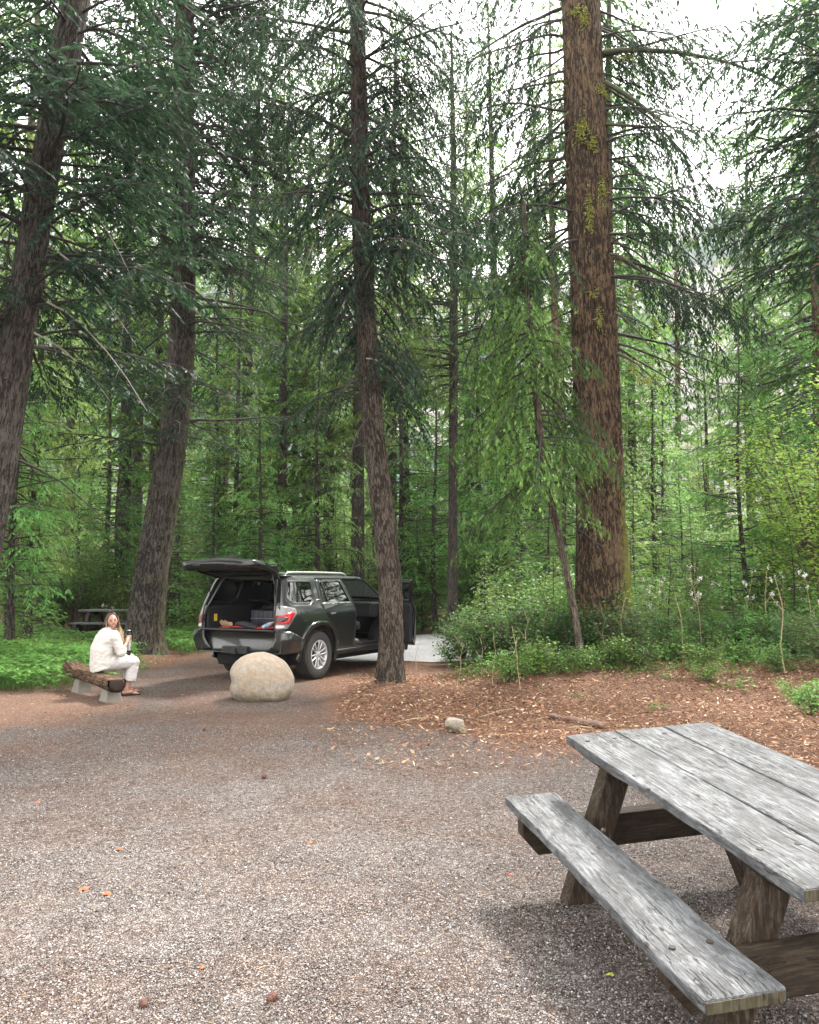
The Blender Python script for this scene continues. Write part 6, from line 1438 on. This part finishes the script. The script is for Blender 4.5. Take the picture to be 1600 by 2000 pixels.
b = MB(); b.tube([(.165, -.055, SZ + .60), (.185, -.03, SZ + .57), (.20, .0, SZ + .53)], [.012, .016, .008], 8, flat=.4); b.tube([(.10, -.07, SZ + .60), (.06, -.05, SZ + .615), (.05, 0, SZ + .62), (.07, .05, SZ + .61)], .014, 8, flat=.6); b.build('collar', M_shirt, sh, smooth=True)
# trousers
b = MB(); b.tube([(-.04, 0, SZ + .18), (-.02, 0, SZ + .08), (.05, 0, SZ + .075)], [.13, .155, .13], 22, flat=.75, up=(0, 0, 1))
for h_, k_, a_ in ((hipR, kneeR, ankR), (hipL, kneeL, ankL)):
    h_, k_, a_ = Vector(h_), Vector(k_), Vector(a_); b.tube([h_ + Vector((-.04, 0, -.01)), h_.lerp(k_, .3), h_.lerp(k_, .7), h_.lerp(k_, .97)], [.105, .102, .092, .084], 20); ball(b, k_, .085)
    c_ = k_.lerp(a_, .70) + Vector((.015, 0, 0)); b.tube([k_ + Vector((.0, 0, .02)), k_.lerp(c_, .4), k_.lerp(c_, .8), c_], [.082, .084, .088, .092], 20)
tr = b.build('trousers', M_trous, wo_, smooth=True); d = tr.modifiers.new('r', 'REMESH'); d.mode = 'VOXEL'; d.voxel_size = .008; d.use_smooth_shade = True
d = tr.modifiers.new('d', 'DISPLACE'); d.texture = tx; d.strength = .018; d.mid_level = .5; d = tr.modifiers.new('s', 'SMOOTH'); d.iterations = 2
# flip-flops
for a_, yw in ((ankR, -.25), (ankL, .05)):
    Mf = Matrix.Rotation(yw, 3, 'Z'); b = MB(); b.prism(rnd([(-.09, -.032), (.0, -.028), (.12, -.046), (.21, -.03), (.21, .03), (.12, .042), (.0, .028), (-.09, .032)], .03), .014, Mf, (a_.x, a_.y, .007)); so_ = b.build('flip_flop', M_blackg, wo_)
    b = MB(); c_ = Vector((a_.x, a_.y, 0)); [b.tube([c_ + Mf @ Vector((.05, s * .036, .012)), c_ + Mf @ Vector((.09, s * .028, .058)), c_ + Mf @ Vector((.155, 0, .046)), c_ + Mf @ Vector((.17, 0, .018))], .006, 6) for s in (-1, 1)]; b.build('strap', M_blackg, so_, smooth=True)
# steel flask in her hands, standing on her lap: its own thing
fl = thing('flask', tuple(Matrix.Translation(wo_.location) @ Matrix.Rotation(WR, 4, 'Z') @ Vector((FC.x, FC.y, SZ + .195))), 'tall brushed steel tube flask with black cap and base held by the woman', 'flask', rz=WR)
b = MB(); b.lathe([(.0001, .06), (.029, .06), (.029, .27), (.0001, .27)], 24); b.build('flask_body', plain('brushed_steel', (.60, .60, .58), .28, metal=.9, var=.05), fl, smooth=False, bevel=.003)
b = MB(); b.lathe([(.0001, -.01), (.024, -.01), (.026, .02), (.022, .035), (.034, .045), (.034, .062), (.0001, .062)], 24); b.build('flask_base', M_blackg, fl, bevel=.002)
b = MB(); b.lathe([(.0001, .268), (.032, .268), (.034, .30), (.028, .325), (.036, .335), (.036, .350), (.0001, .352)], 24); cp = b.build('cap', M_blackg, fl, bevel=.002)
b = MB(); b.lathe([(.0001, .352), (.033, .352), (.031, .357), (.0001, .358)], 24); b.build('cap_ring', M_chrome, cp)
b = MB(); b.tube([(.0, -.01, .33), (-.06, -.03, .30), (-.13, -.04, .22)], [.009, .010, .012], 8); b.build('crank_arm', M_blackg, fl, smooth=True)

# ------------------------------------------------------------------ tell apart the copies whose labels still coincide
from collections import defaultdict
_by = defaultdict(list)
for ob in bpy.data.objects:
    if ob.parent is None and ob.get('label'): _by[ob['label']].append(ob)
_ord = ['leftmost', 'second', 'third', 'fourth', 'fifth', 'sixth', 'seventh', 'eighth', 'ninth', 'tenth']
for lab, obs in _by.items():
    if len(obs) < 2: continue
    obs.sort(key=lambda q: q.location.x / max(q.location.y, .1))
    for k, ob in enumerate(obs):
        ob['label'] = (_ord[k] if k < 10 else 'farthest right') + (' ' if k == 0 else ' from left, ') + lab

# ------------------------------------------------------------------ air: pale even haze that lightens the far valley side
b = MB(); b.box((0, 0, 190), (6600, 6600, 400)); g = G('haze_air'); hz = g.n('VolumePrincipled', Color=(.86, .90, .95, 1), Density=.0003, Anisotropy=.2); g.t.links.new(hz, g.out.inputs['Volume'])
hzo = b.build('haze', g.m); tag(hzo, kind='stuff')
